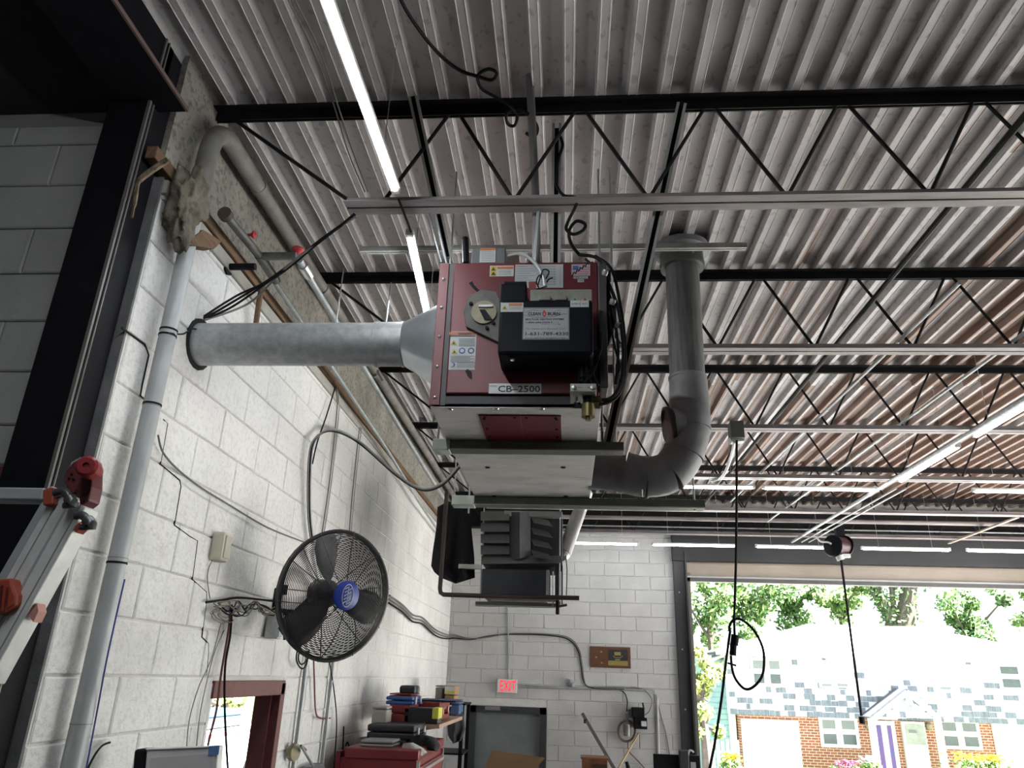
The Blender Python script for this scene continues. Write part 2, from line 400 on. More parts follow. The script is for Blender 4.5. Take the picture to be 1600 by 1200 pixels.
# ---- open web joists
mat_w = darkpaint
def angle_pair(x0, x1, y, z, up):
    mb = MB()
    for sgn in (-1, 1):
        ya, yb = sorted((y+sgn*.006, y+sgn*.056)); yc, yd = sorted((y+sgn*.006, y+sgn*.012))
        if up:
            mb.box(x0, x1, ya, yb, z, z+.006); mb.box(x0, x1, yc, yd, z+.006, z+.05)
        else:
            mb.box(x0, x1, ya, yb, z+.05, z+.056); mb.box(x0, x1, yc, yd, z, z+.05)
    return mb
PN = .62; N0 = .06
names = ['nearest the camera', 'second from the camera, by the flue collar', 'third from the camera', 'fourth from the camera', 'fifth from the camera, over the cross row of tubes', 'sixth from the camera, by the big door']
rodA = MB().tube([(0, 0, 0), (PN/2-.03, 0, -.51)], .0095, 6).mesh('web_rod', darkpaint, Vector((0, 0, 0)))
rodB = MB().tube([(0, 0, 0), (-PN/2+.03, 0, -.51)], .0095, 6).mesh('web_rod', darkpaint, Vector((0, 0, 0)))
endrod = MB().tube([(0, 0, 0), (.66, 0, -.51)], .0095, 6).mesh('web_rod', darkpaint, Vector((0, 0, 0)))
for k in range(-2, 6):
    y = 2.875+1.645*k
    if k >= 0: t = empty('roof_joist', (3, y, ZB), 'open web steel roof joist, '+names[k], 'joist', 'open web joists under the roof deck')
    else: t = empty('roof_joist', (3, y, ZB), 'open web steel roof joist '+('over' if k == -1 else 'behind')+' the camera', 'joist', 'open web joists behind the camera')
    angle_pair(XL-.03 if y > 2.35 else -1.62, XR, y, ZT, False).build('top_chord', darkpaint, t, smooth=False)
    angle_pair(-1.04, XR, y, ZB, True).build('bottom_chord', chordpaint, t, smooth=False)
    inst('web_rod', endrod, (-1.69, y, ZT+.02), t)
    for j in range(-2, 14):
        xn = N0+PN*j
        if xn < -1.0:
            continue
        inst('web_rod', rodA, (xn+.022, y, ZT+.02), t); inst('web_rod', rodB, (xn-.022, y, ZT+.02), t)
# header beam over the big door and along the end wall
t = empty('header_beam', (3.4, YB-.1, 4.45), 'dark steel beam along the end wall above the door', 'beam')
MB().box(-1.74, XR, YB-.09, YB-.075, 4.62, 4.98).build('web', darkpaint, t, smooth=False)
MB().box(-1.74, XR, YB-.2, YB-.01, 4.605, 4.62).build('bottom_flange', darkpaint, t, smooth=False)

# ---- tube lamps
def tube_lamp(p0, p1, label, group='linked tube lamps under the joists', hw=.022, lit=None):
    p0 = Vector(p0); p1 = Vector(p1); d = (p1-p0).normalized(); mid = (p0+p1)/2
    side = d.cross(Vector((0, 0, 1)))
    t = empty('tube_lamp', (mid.x, mid.y, mid.z-.02), label, 'lamp', group)
    mb = MB(); n = 8; L = len(mb.v)
    rows = []
    for p in (p0+d*.03, p1-d*.03):
        rows.append([p + side*hw*math.cos(math.pi*j/n) - Vector((0, 0, .006+hw*1.05*math.sin(math.pi*j/n))) for j in range(n+1)])
    vs = rows[0]+rows[1]; fs = [(j, j+1, n+1+j+1, n+1+j) for j in range(n)]
    mb.add(vs, fs)
    # closed top of the diffuser
    mb.add([rows[0][0], rows[0][n], rows[1][n], rows[1][0]], [(0, 1, 2, 3)])
    mb.build('diffuser', lit or tube_on, t)
    mb = MB(); mb.bar(p0+d*.02+Vector((0, 0, .006)), p1-d*.02+Vector((0, 0, .006)), .026+hw, .02); mb.build('housing', whitepl, t, smooth=False)
    for p, s in ((p0, 1), (p1, -1)):
        MB().bar(p, p+d*s*.03, .022+hw, .022+hw).build('end_cap', whitepl, t, smooth=False, bev=.004)
    for q in (.2, .8):
        p = p0.lerp(p1, q); MB().tube([p+Vector((0, 0, .015)), Vector((p.x, p.y, ZD+.01))], .0022, 5).build('hanger_wire', chrome, t)
    return t
LZ = 4.455
tube_lamp((-.775, 1.50, LZ), (-.765, 2.715, LZ), 'lit tube lamp nearest the camera, left of the heater', hw=.0155, lit=tube_hot)
tube_lamp((-.77, 3.04, LZ+.0), (-.86, 4.25, LZ), 'lit tube lamp ending behind the galvanised duct cone', hw=.0155, lit=tube_hot)
tube_lamp((3.41, 4.96, LZ), (3.41, 6.18, LZ), 'lit tube lamp running in from the right picture edge')
tube_lamp((3.41, 6.45, LZ), (3.42, 7.70, LZ), 'lit sloping tube lamp ending at the cross row, right')
tube_lamp((.82, 8.05, LZ), (2.04, 8.05, LZ), 'lit tube lamp just right of the black flue elbow')
tube_lamp((2.12, 8.06, LZ), (3.34, 8.08, LZ), 'lit tube lamp of the cross row, between the two cords')
tube_lamp((4.31, 8.06, LZ), (5.53, 8.06, LZ), 'lit tube lamp of the cross row at the right picture edge')
BZ = 4.372; BK = .955
for a, b, lab in ((-.14, 1.08, 'lit tube lamp on the end wall left of the big door'), (1.27, 2.51, 'lit tube lamp above the left door jamb'), (2.79, 3.94, 'lit tube lamp above the big door, left of the cord reel'),
                  (4.31, 5.57, 'lit tube lamp above the big door, right of the cord reel'), (5.79, 7.01, 'lit tube lamp above the big door at the right picture edge')):
    tube_lamp((a*BK, 11.3*BK, EYE+(BZ-EYE)*BK), (b*BK, 11.3*BK, EYE+(BZ-EYE)*BK), lab)
for a, wd_ in ((2.1, 'second'), (3.5, 'first')): tube_lamp((3.41, a, LZ), (3.41, a+1.22, LZ), wd_+' added lit tube lamp of the right run beyond the picture edge', 'tube lamps added outside the picture')  # unseen fixtures added for light, extending the right run
for yy, wd_ in ((.2, 'nearest the camera'), (2.9, 'second from the camera'), (5.6, 'third from the camera')): tube_lamp((6.3, yy, LZ), (6.3, yy+1.22, LZ), 'added lit tube lamp of the far right run, '+wd_, 'tube lamps added outside the picture')  # far right run is added out of view for more light
for yy, wd_ in ((-1.2, 'well behind'), (.1, 'just above')): tube_lamp((-.78, yy, LZ), (-.78, yy+1.22, LZ), 'added lit tube lamp '+wd_+' the camera on the left run', 'tube lamps added outside the picture', lit=tube_hot)  # lamps added out of view to brighten heater front and left wall
# ================================================================ along the left wall
def W(x, y, off=.02): return PX(x, y, XL+off)
def wires(name, lists, r, m, label, cat='cable', n=8, seg=6, group=None):
    """one cable or several strands that run together, a thing of its own"""
    if len(lists) == 1:
        o = MB().tube(spline(lists[0], n), r, seg).build(name, m); return tag(o, label, cat, group)
    p = Vector(lists[0][0]); t = empty(name, p, label, cat, group)
    for i, L in enumerate(lists): MB().tube(spline(L, n), r, seg).build('strand', m[i % len(m)] if isinstance(m, list) else m, t)
    return t
# timber ledger
t = empty('timber_ledger', (XL, 6, ZLED-.03), 'weathered brown timber ledger along the top of the white wall', 'ledger')
ys = [2.42, 5.0, 7.6, 10.2, YB-.02]
for a, b in zip(ys, ys[1:]): MB().box(XL-.02, XL+.028, a, b-.006, ZLED-.025, ZLED+.035).build('board', timber, t, smooth=False, bev=.004)
MB().box(XL-.02, XL+.016, 2.56, YB-.02, ZLED-.1, ZLED-.03).build('ledge', mat('dingy_ledge', (.42, .4, .36), .85, var=.15, scale=4, dirt=.4), t, smooth=False, bev=.006)
# crack lines in the wall
crk = plain('crack', (.012, .012, .012), .9)
for pts in ([(190, 512), (226, 538), (232, 555), (222, 600), (219, 618), (235, 632)], [(254, 655), (261, 662), (250, 725), (280, 750), (282, 760), (272, 820), (296, 838), (308, 845), (300, 905), (322, 925), (322, 940), (315, 995), (325, 1005), (325, 1020), (322, 1055)]):
    MB().tube([W(x, y, -.001) for x, y in pts], .0045, 4).build('crack', crk, wall_left)
# downspout
dsp = mat('grey_painted_downspout', (.44, .46, .465), .5, .15, var=.1, scale=7, dirt=.25, dcol=(.15, .15, .15))
t = empty('drain_pipe', (XL+.06, 2.73, 0), 'grey painted drain pipe bending under the roof beside the black column', 'pipe')
pr_ = .035; xp = XL+.06
yv = 2.735
pts = [(xp, yv, 0), (xp, yv, 4.70)] + [(xp, yv+.16*(1-math.cos(a)), 4.70+.2*math.sin(a)) for a in (.3, .6, .9, 1.2, 1.5)] + [(xp, 3.2, 4.90), (xp, 7.2, 4.93), (xp, YB-.1, 4.95)]
MB().tube([(xp, yv, 0), (xp, yv, 4.35)], pr_, 18).build('upright', dsp, t)
MB().tube([(xp, yv, 4.35)] + pts[1:8], pr_*1.3, 18).build('elbow', mat('dirty_pipe', (.25, .235, .21), .7, var=.2, scale=6, dirt=.5), t)
MB().tube(pts[7:], pr_*1.15, 16).build('run', MATS['dirty_pipe'], t)
for z in (2.25, 2.82, 3.43): MB().cyl((xp, yv, z), (xp, yv, z+.004), pr_*1.03, seg=18).build('joint', plain('joint_line', (.25, .26, .26), .6), t)
for y in (3.26, 4.4, 5.9): MB().cyl((xp, y, 4.903), (xp, y+.035, 4.903), pr_*1.3, seg=16).build('coupling', MATS['dirty_pipe'], t)
for z, m in ((3.745, 2), (3.435, 1), (2.80, 1)):
    for q in range(m): MB().cyl((xp, yv, z+q*.025), (xp, yv, z+q*.025+.008), pr_*1.06, seg=18).build('strap', rubber, t)
# foam lump
def lump(name, c, rad, m, label, cat, seed=1, amp=.35, seg=14):
    bm = bmesh.new(); bmesh.ops.create_icosphere(bm, subdivisions=4, radius=1)
    r2 = random.Random(seed); ph = [(Vector((r2.gauss(0, 1), r2.gauss(0, 1), r2.gauss(0, 1)))*2.2, r2.uniform(0, 6)) for _ in range(9)] + [(Vector((r2.gauss(0, 1), r2.gauss(0, 1), r2.gauss(0, 1)))*6, r2.uniform(0, 6)) for _ in range(7)]
    for v in bm.verts:
        s = 1 + amp*sum(math.sin(v.co.dot(a)+b) for a, b in ph)/5
        v.co = Vector((v.co.x*rad[0], v.co.y*rad[1], v.co.z*rad[2]))*s
    me = bpy.data.meshes.new(name); bm.to_mesh(me); bm.free(); me.materials.append(m); me.shade_smooth()
    o = inst(name, me, c); return tag(o, label, cat)
c = W(292, 320, .09)
lump('foam_lump', c, (.055, .07, .18), mat('old_foam', (.2, .175, .135), .95, var=.25, scale=14, bump=1., bscale=30, dirt=.6, dscale=7), 'crusty lump of old foam hanging beside the drain pipe bend', 'insulation', 4, .5)
o = MB().prism([W(272, 385, .05), W(318, 392, .05), W(330, 380, .05), W(300, 362, .05)], (.05, 0, .01)).build('broken_board', timber, smooth=False); tag(o, 'splintered brown board end under the foam lump', 'board')
# torn strip hanging by the column
o = MB().tube(spline([PY(262, 250, 2.36), PY(235, 268, 2.36), PY(216, 285, 2.37), PY(211, 310, 2.37), PY(206, 340, 2.38)], 6), [.03]*12+[.022]*9+[.012]*4, 6, flat=.4).build('torn_strip', mat('torn_tape', (.36, .27, .18), .9, var=.4, scale=30), smooth=True); tag(o, 'torn brown strip dangling in front of the black column', 'strip')

# water pipe with two red valves
t = empty('water_pipe', W(355, 335, .1), 'capped steel water pipe with red valve handles below the roof', 'pipe')
gp = mat('old_pipe', (.16, .16, .155), .5, .4, var=.25, scale=10, dirt=.3)
a0 = PX(353, 336, XL+.12); a1 = PX(406, 393, a0.x); a1 = Vector((a0.x, a1.y, (a0.z+a1.z)/2)); a2 = Vector((a0.x, a1.y+.25, a1.z-.01))
MB().cyl(a0, a1, .022, seg=12).build('stub', gp, t); MB().cyl(a0+Vector((0, -.02, 0)), a0+Vector((0, .012, 0)), .034, seg=12).build('cap', mat('rust_cap', (.09, .06, .05), .7), t)
MB().cyl(a1, a2, .026, seg=12).build('tee', gp, t)
b0 = Vector((a1.x, a1.y+.01, a1.z)); b1 = PY(466, 386, b0.y); b1.z = b0.z
MB().cyl(b0, b1, .022, seg=12).build('branch', gp, t)
rv = plain('red_handle', (.4, .03, .03), .45)
MB().lathe(b1+Vector((0, 0, .03)), (0, 0, 1), [(.005, -.02), (.012, -.01), (.03, .0), (.034, .008), (.03, .016), (.004, .018)], 14).build('valve_handle', rv, t)
h2 = a0.lerp(a1, .55)+Vector((.04, 0, .02)); MB().lathe(h2, (1, 0, 0), [(.005, -.03), (.01, -.01), (.02, 0), (.022, .008), (.004, .012)], 12).build('valve_handle', rv, t)
c0 = b1+Vector((.0, .04, 0)); cE = PX(700, 790, c0.x-.02)
MB().tube([c0, c0+Vector((0, .15, -.01)), Vector((c0.x, 7.0, c0.z-.1)), Vector((c0.x-.02, 10.8, c0.z-.14))], .019, 12).build('run', galv_dull, t)
MB().cyl(c0+Vector((0, .05, 0)), c0+Vector((0, .16, 0)), .03, seg=12).build('coupling', chrome, t)
# wall bracket pipe and small conduit
bp = W(355, 417, .0); o = MB(); e = PX(408, 417, XL+.16); o.tube([bp, Vector((bp.x+.15, bp.y, bp.z)), ], .018, 10)
o.cyl(bp, bp+Vector((.012, 0, 0)), .045, seg=8); o = o.build('black_bracket', blacksteel); tag(o, 'short black pipe bracket sticking out below the ledger', 'bracket')
o = MB().tube([W(410, 445, .09), W(405, 470, .06), W(400, 505, .05)], .016, 8).build('rusty_strap', timber); tag(o, 'rusty strap standing above the galvanised duct', 'strap')
q0 = PX(425, 435, XL+.11)
o = MB().tube([(q0.x, q0.y, q0.z), (q0.x, 6.4, q0.z-.12), (q0.x, 8.2, q0.z-.25), (q0.x-.06, 10.9, q0.z-.3)], .014, 8).build('conduit', galv_dull); tag(o, 'thin galvanised conduit running just above the timber ledger', 'conduit')

# black cables strung from the duct to the near joist
q = Vector((-1.04, 2.87, 4.47))
wires('cable_bundle', [[W(318, 497, .02), W(350, 480, .10), PY(430, 430, 3.05), PY(500, 375, 2.95), PY(552, 338, 2.88)], [W(318, 499, .03), W(365, 478, .14), PY(440, 425, 3.04), PY(505, 374, 2.95), PY(556, 336, 2.88)], [W(319, 494, .02), W(370, 462, .10), PY(432, 432, 3.06), PY(500, 378, 2.96), PY(554, 334, 2.88)], [W(320, 500, .04), W(390, 473, .14), PY(445, 420, 3.03), PY(507, 371, 2.95), PY(557, 338, 2.88)]], .0055, [rubber, rubber, rubber, wire_grey], 'black cables strung from the duct hole up to the joist')
wires('cable', [[W(262, 520, .12), W(285, 522, .05), W(300, 514, .03), W(312, 516, .02)]], .004, rubber, 'short black cable from pipe strap into the duct hole')

# hoses and cables looping on the wall
loopL = lambda dx, dy, o: [W(523+dx*.3, 605, .03), W(505+dx, 640, .03), W(490+dx, 700+dy, .05), W(483+dx, 760, .04+o), W(482+dx, 820, .04), W(487+dx, 848, .05)]
t = wires('cable', [[W(524, 604, .03), W(510, 650, .04), W(496, 690, .06), W(488, 725, .05)]], .0055, rubber, 'black cable slanting down from the ledger to the cable loop')
swag = lambda dy, o: [W(486+o*90, 848, .04), W(481+o*90, 800, .04), W(482+o*90, 720, .05), W(492+o*60, 685, .06), W(520, 672+dy, .08), W(560, 690+dy, .15), PY(620, 742+dy, 5.2), PY(658, 764+dy, 4.9), PY(690, 757+dy, 4.6), PY(718, 729+dy, 4.3)]
wires('cable_loop', [swag(0, 0), swag(2.0, .03), swag(-2.0, .05)], .006, [wire_grey, rubber, galv_dull], 'grey cables looping from the wall across to the heater')
for pts, lab in (([(521, 600), (527, 625), (523, 680), (514, 760), (503, 835)], 'twin grey cables dropping down the wall beside the cable loop'), ([(562, 668), (556, 720), (550, 780), (546, 830)], 'grey cables dropping to the top rim of the fan')):
    wires('cable_drop', [[W(x, y, .02) for x, y in pts], [W(x+3, y, .022) for x, y in pts]], .005, [wire_grey, galv_dull], lab)
wires('cable', [[W(247, 680, .03), W(258, 712, .02), W(300, 752, .02), W(360, 790, .02), W(420, 825, .02), W(478, 848, .03)]], .0045, wire_grey, 'thin grey cable sagging across the white wall to the fan')
# beige alarm horn
t = empty('alarm_box', W(343, 868, .03), 'small beige alarm box on the white wall', 'alarm')
cream = plain('cream_plastic', (.55, .52, .42), .5)
c = W(344, 855, .03); MB().box(c.x-.03, c.x+.035, c.y-.045, c.y+.045, c.z-.07, c.z+.07).build('body', cream, t, smooth=False, bev=.012)
MB().box(c.x+.035, c.x+.042, c.y-.032, c.y+.032, c.z-.055, c.z+.055).build('cover', plain('cream_cover', (.5, .47, .38), .5), t, smooth=False, bev=.004)
wires('cable', [[W(335, 872, .02), W(327, 885, .01), W(324, 905, .01), W(328, 935, .01)]], .0025, wire_grey, 'thin wire hanging from the beige alarm box')
# conduits up the wall by the fan
for x0, y0, x1, y1, lab in ((478, 1030, 458, 1200, 'thin conduit rising from the wall socket to the fan'), (525, 1030, 502, 1200, 'grey conduit dropping down the wall right of the fan')):
    a, b = W(x0, y0, .025), W(x1, y1, .025); o = MB().cyl((b.x, b.y, b.z-.4), (a.x, b.y, a.z+.05), .014, seg=8).build('conduit', galv_dull); tag(o, lab, 'conduit')
wires('hose', [[W(490, 1030, .05), W(491, 1060, .03), W(493, 1110, .03), W(500, 1122, .03), W(516, 1122, .03)]], .006, mat('red_hose', (.2, .05, .04), .6), 'thin red hose hooked below the fan', 'hose')
wires('cable', [[W(514, 1030, .05), W(522, 1080, .03), W(526, 1130, .03), W(522, 1200, .03), W(520, 1235, .03)]], .005, rubber, 'black cable hanging down right of the fan')
wires('cable_coil', [[W(466, 1010, .05), W(463, 1030, .05), W(470, 1044, .05), W(478, 1040, .05), W(482, 1020, .05)], [W(470, 1010, .06), W(466, 1028, .06), W(471, 1038, .06), W(480, 1030, .06), W(483, 1016, .06)]], .005, rubber, 'small black cable loop hanging under the fan rim')
# tangle of wires at left of the fan
rt = random.Random(5)
t = empty('wire_tangle', W(385, 975, .02), 'tangled wires and cable ends on the wall left of the fan', 'cable')
for i in range(8):
    pts = [W(333+rt.uniform(0, 10), 942+rt.uniform(-3, 8), .03)] + [W(345+(k*11)+rt.uniform(-5, 5), 948+rt.uniform(-10, 14), .03+rt.uniform(0, .04)) for k in range(1, 7)] + [W(432, 955+rt.uniform(-8, 8), .06)]
    MB().tube(spline(pts, 5), .0035, 5).build('strand', [rubber, wire_grey, plain('tan_wire', (.3, .24, .16), .6)][i % 3], t)
for i in range(5):
    cx, cy = 345+rt.uniform(-8, 16), 958+rt.uniform(-5, 8)
    MB().tube([W(cx+rt.uniform(9, 14)*math.cos(a), cy+8*math.sin(a)+5*math.cos(a), .04) for a in [k*.55 for k in range(10)]], .003, 5).build('strand', [wire_grey, MATS['tan_wire']][i % 2], t)
wires('cable', [[W(322, 941, .02), W(345, 938, .03), W(370, 934, .03), W(400, 936, .04), W(432, 940, .08)]], .006, rubber, 'black cable running left from the fan bracket')
wires('power_cord', [[W(361, 945, .03), W(357, 985, .03), W(346, 1050, .04), W(338, 1110, .05), W(325, 1165, .05), W(318, 1230, .05)], [W(362, 945, .035), W(360, 990, .03), W(352, 1040, .04), W(351, 1100, .05), W(354, 1170, .05), W(358, 1230, .05)]], .006, [plain('dark_red_cord', (.09, .02, .02), .5), rubber], 'black and red power cords hanging across the window')
for pts, lab in (([(350, 985), (335, 1020), (322, 1070), (312, 1120), (306, 1180), (305, 1220)], 'thin wire hanging just left of the window frame'), ([(345, 975), (330, 1030), (310, 1075), (295, 1130), (291, 1190), (290, 1220)], 'thin stray wire hanging left of the window')):
    wires('wire', [[W(x, y, .012) for x, y in pts]], .0025, wire_grey, lab)
wires('wire', [[PX(195, 905, XL+.13), PX(180, 970, XL+.13), PX(165, 1040, XL+.12), PX(152, 1110, XL+.1), PX(135, 1200, XL+.08)]], .003, plain('blue_wire', (.06, .07, .3), .5), 'thin blue wire running down the drain pipe')
wires('wire', [[W(172, 1160, .02), W(160, 1165, .02), W(148, 1180, .03), W(135, 1205, .04)]], .004, rubber, 'black wire at the foot of the drain pipe')

# red framed window in the left wall
wy0, wy1, wz0, wz1 = WIN
t = bpy.data.objects.new('window_1', None); C.objects.link(t); place(t, (XL, (wy0+wy1)/2, wz0)); struct(t, 'red steel window frame in the left wall, open to daylight')
fr = .06
MB().box(XL-T, XL+.012, wy0, wy1, wz1-.07, wz1+.012).build('frame_head', redsteel, t, smooth=False, bev=.004)
MB().box(XL-T, XL+.012, wy1-fr, wy1+.012, wz0, wz1).build('frame_jamb', redsteel, t, smooth=False, bev=.004)
MB().box(XL-T, XL+.0, wy0-.005, wy0+.02, wz0, wz1).build('frame_jamb', whitepl, t, smooth=False)
MB().box(XL-T, XL+.02, wy0, wy1, wz0-.04, wz0).build('sill', redsteel, t, smooth=False)
MB().box(XL-T+.02, XL-.04, wy1-fr-.02, wy1-fr, wz0, wz1-.07).build('reveal', redsteel, t, smooth=False)

# electrical box and cord hook low on the wall
t = empty('wall_switch', W(430, 985, .05), 'grey switch box beside the fan bracket', 'switch box')
c = W(431, 977, .06); MB().box(c.x-.05, c.x+.03, c.y-.03, c.y+.03, c.z-.075, c.z+.07).build('box', galv, t, smooth=False, bev=.006)
MB().box(c.x+.03, c.x+.036, c.y-.026, c.y+.026, c.z-.065, c.z+.06).build('cover', plain('blue_grey_cover', (.3, .34, .4), .4), t, smooth=False, bev=.004)
c = W(456, 1175, .03)
o = MB().lathe(c, (1, -.3, 0), [(.0, 0), (.05, 0), (.052, .01), (.05, .03), (.03, .035), (.0, .036)], 16).build('outlet_cap', mat('old_brass', (.3, .27, .16), .6, .3)); tag(o, 'round olive outlet cap low on the wall by the window', 'outlet')
t = empty('pull_chain_box', W(487, 1195, .03), 'small grey basket on the wall below the fan', 'basket')
c = W(487, 1200, .05); MB().box(c.x-.04, c.x+.05, c.y-.13, c.y+.13, c.z-.1, c.z+.02).build('tray', plain('grey_wire_tray', (.18, .18, .19), .5, .4), t, smooth=False, bev=.01)
MB().tube([c+Vector((.05, -.12, .02)), W(470, 1165, .1), W(478, 1172, .1)], .008, 6).build('handle', galv_dull, t)
# black cable marks beside the tool chest
wires('cable', [[W(537, 1135, .02), W(536, 1165, .02), W(534, 1180, .02)], [W(540, 1165, .03), W(543, 1160, .03), W(546, 1170, .03), W(544, 1185, .03)]], .006, rubber, 'black hooked cable behind the red tool chest')

# ================================================================ fan
fc = PY(525, 929, 4.10); az = math.radians(50)
fn = Vector((math.sin(az), -math.cos(az), -.10)).normalized(); fu = Vector((0, 0, 1)); fr_ = fu.cross(fn).normalized(); fu = fn.cross(fr_)
cage = plain('black_wire_cage', (.035, .035, .037), .4, .3)
t = empty('wall_fan', fc-Vector((0, 0, .37)), 'round black cage fan with blue centre badge on the left wall', 'fan')
FR = .338
def fp(r, a, d): return fc + (fr_*math.cos(a) + fu*math.sin(a))*r + fn*d
def dome(r): return .015 + .085*(1-(r/FR)**2.2)
mb = MB()
for i in range(34):
    r = .075+i*(FR-.085)/33; mb.tube([fp(r, 2*math.pi*k/44, dome(r)) for k in range(44)], .0021, 4, closed=True)
mb.build('front_rings', cage, t)
for k in range(10):
    a = 2*math.pi*(k+.3)/10; MB().tube([fp(r, a+.25*(1-r/FR), dome(r)-.003) for r in (.06, .12, .18, .24, .3, .35, FR)], .003, 5).build('front_spoke', cage, t)
mb = MB()
for i in range(22):
    r = .1+i*(FR-.1)/21; mb.tube([fp(r, 2*math.pi*k/40, -.10+.06*(r/FR)**2) for k in range(40)], .002, 4, closed=True)
mb.build('rear_rings', cage, t)
for k in range(8):
    a = 2*math.pi*k/8; MB().tube([fp(r, a, -.10+.06*(r/FR)**2-.003) for r in (.08, .16, .24, .32, FR)], .003, 5).build('rear_spoke', cage, t)
MB().tube([fp(FR, 2*math.pi*k/56, .0) for k in range(56)], .012, 8, closed=True).build('rim', cage, t)
MB().tube([fp(FR-.002, 2*math.pi*k/56, -.03) for k in range(56)], .007, 6, closed=True).build('rim', cage, t)
for k in range(3):
    a = math.radians(105+120*k); mb = MB(); vs = []
    for (r, wa, wb) in ((.05, -.25, .35), (.12, -.35, .55), (.2, -.32, .5), (.28, -.27, .38), (.335, -.15, .25)):
        for q in range(5):
            th = a + wa + (wb-wa)*q/4; vs.append(fp(r, th, -.045 + .07*(q/4-.5)*(1-.35*r/FR)))
    fs = [(i*5+j, i*5+j+1, i*5+j+6, i*5+j+5) for i in range(4) for j in range(4)]
    b = mb.add(vs, fs).build('blade', mat('dark_blade', (.05, .05, .052), .45, .3), t); md = b.modifiers.new('thick', 'SOLIDIFY'); md.thickness = .003
MB().lathe(fc+fn*-.2, fn, [(.0, 0), (.06, .0), (.075, .02), (.075, .12), (.06, .14), (.03, .16), (.03, .19)], 20).build('motor', cage, t)
bd = MB().lathe(fc+fn*.094, fn, [(.078, 0), (.078, .010), (.070, .016), (0, .017)], 28).build('badge', plain('badge_blue', (.015, .035, .27), .4), t)
bw = plain('badge_white', (.55, .6, .7), .4)
def bpz(x, y): return fc + fr_*x + fu*y + fn*.1125
MB().tube([bpz(.033*math.cos(a), .058*math.sin(a)) for a in [2*math.pi*k/24 for k in range(24)]], .0022, 4, closed=True).build('badge_ring', bw, bd)
for q in range(-2, 3): MB().tube([bpz(-.02, q*.018-.004), bpz(-.006, q*.018+.007), bpz(.006, q*.018-.007), bpz(.02, q*.018+.004)], .0022, 4).build('badge_mark', bw, bd)
MB().tube([bpz(0, -.05), bpz(0, .05)], .0018, 4).build('badge_mark', bw, bd)
# bracket to the wall
wm = W(428, 958, .0)
MB().box(XL, XL+.02, wm.y-.05, wm.y+.05, wm.z-.14, wm.z+.14).build('wall_plate', blacksteel, t, smooth=False, bev=.003)
MB().tube([Vector((XL+.02, wm.y, wm.z)), Vector((XL+.14, wm.y-.02, wm.z-.01)), fc+fn*-.22+Vector((0, 0, -.04)), fc+fn*-.15], [.03, .03, .035, .04], 10).build('arm', blacksteel, t)
MB().lathe(PY(441, 920, 4.12)-Vector((0, 0, .03)), (0, 0, 1), [(0, 0), (.03, 0), (.03, .05), (0, .05)], 10).build('tilt_knob', blacksteel, t)
MB().prism([PY(443, 965, 4.2), PY(470, 960, 4.25), PY(500, 963, 4.3), PY(478, 985, 4.3), PY(445, 1000, 4.2)], (-.02, .03, 0)).build('yoke', blacksteel, t, smooth=False)
# ================================================================ galvanised duct
dy = 3.1; dz = PX(312, 539, XL).z
t = empty('galvanised_duct', (-1.2, dy, dz-.11), 'round galvanised duct from the wall to the red heater', 'duct')
xa, xb = XL-.02, PY(632, 543, dy).x
MB().tube([(xa, dy, dz), (xb-.12, dy, dz+.0)], .102, 28).build('pipe', galv, t)
MB().tube([(xb-.13, dy, dz), (xb, dy, dz)], .105, 28).build('collar', galv, t)
for x in (xb-.13, xb-.005): MB().tube([(x-.006, dy, dz), (x+.006, dy, dz)], .1085, 28).build('bead', galv, t)
mb = MB(); n = 40; rows = []
HX0 = -.566
for q in (0, .25, .6, 1.0):
    row = []
    for k in range(n):
        a = 2*math.pi*k/n+math.pi/4; ca, sa = math.cos(a), math.sin(a)
        sq = 1/max(abs(ca), abs(sa)); r = .104*(1-q) + .178*min(sq, 1.3)*q
        row.append(Vector((xb + (HX0-xb)*q, dy+.02*q+r*ca, dz-.02*q+r*sa)))
    rows.append(row)
mb.add([v for r in rows for v in r], [(i*n+k, i*n+(k+1) % n, (i+1)*n+(k+1) % n, (i+1)*n+k) for i in range(3) for k in range(n)])
mb.build('transition', mat('bright_galvanised', (.55, .6, .63), .33, .75, var=.12, scale=5), t)
MB().tube([(XL-.005, dy, dz), (XL+.006, dy, dz)], .125, 18).build('wall_hole', darkhole, t)
MB().tube([PY(590, 578, dy), PY(590, 583, dy), PY(598, 596, dy)], .006, 6).build('screw_eye', chrome, t)
# hanger wires of the duct
for (x0, y0, x1, y1, lab) in ((603, 507, 611, 442, 'thin hanger wire holding the duct to the joist, right one'), (525, 505, 537, 420, 'thin hanger wire holding the duct to the joist, left one')):
    a = PY(x0, y0, dy); b = Vector((a.x+.02, 4.5, 5.0)); o = MB().tube([a, PY(x1, y1, 4.2)], .004, 5).build('hanger_wire', galv_dull); tag(o, lab, 'wire')

# ================================================================ the red heater
HY = 2.86
def H(x, y, d=0.): return PY(x, y, HY-d)
HX1 = .14; HZ0, HZ1 = 3.478, 4.165; HYB = 4.49
ht = empty('waste_oil_heater', (-.22, 3.6, HZ0), 'dark red oil heater with black burner hung from the roof', 'heater')
MB().box(HX0, HX1, HY+.02, HYB, HZ0+.02, HZ1).build('jacket', redpaint, ht, smooth=False, bev=.004)
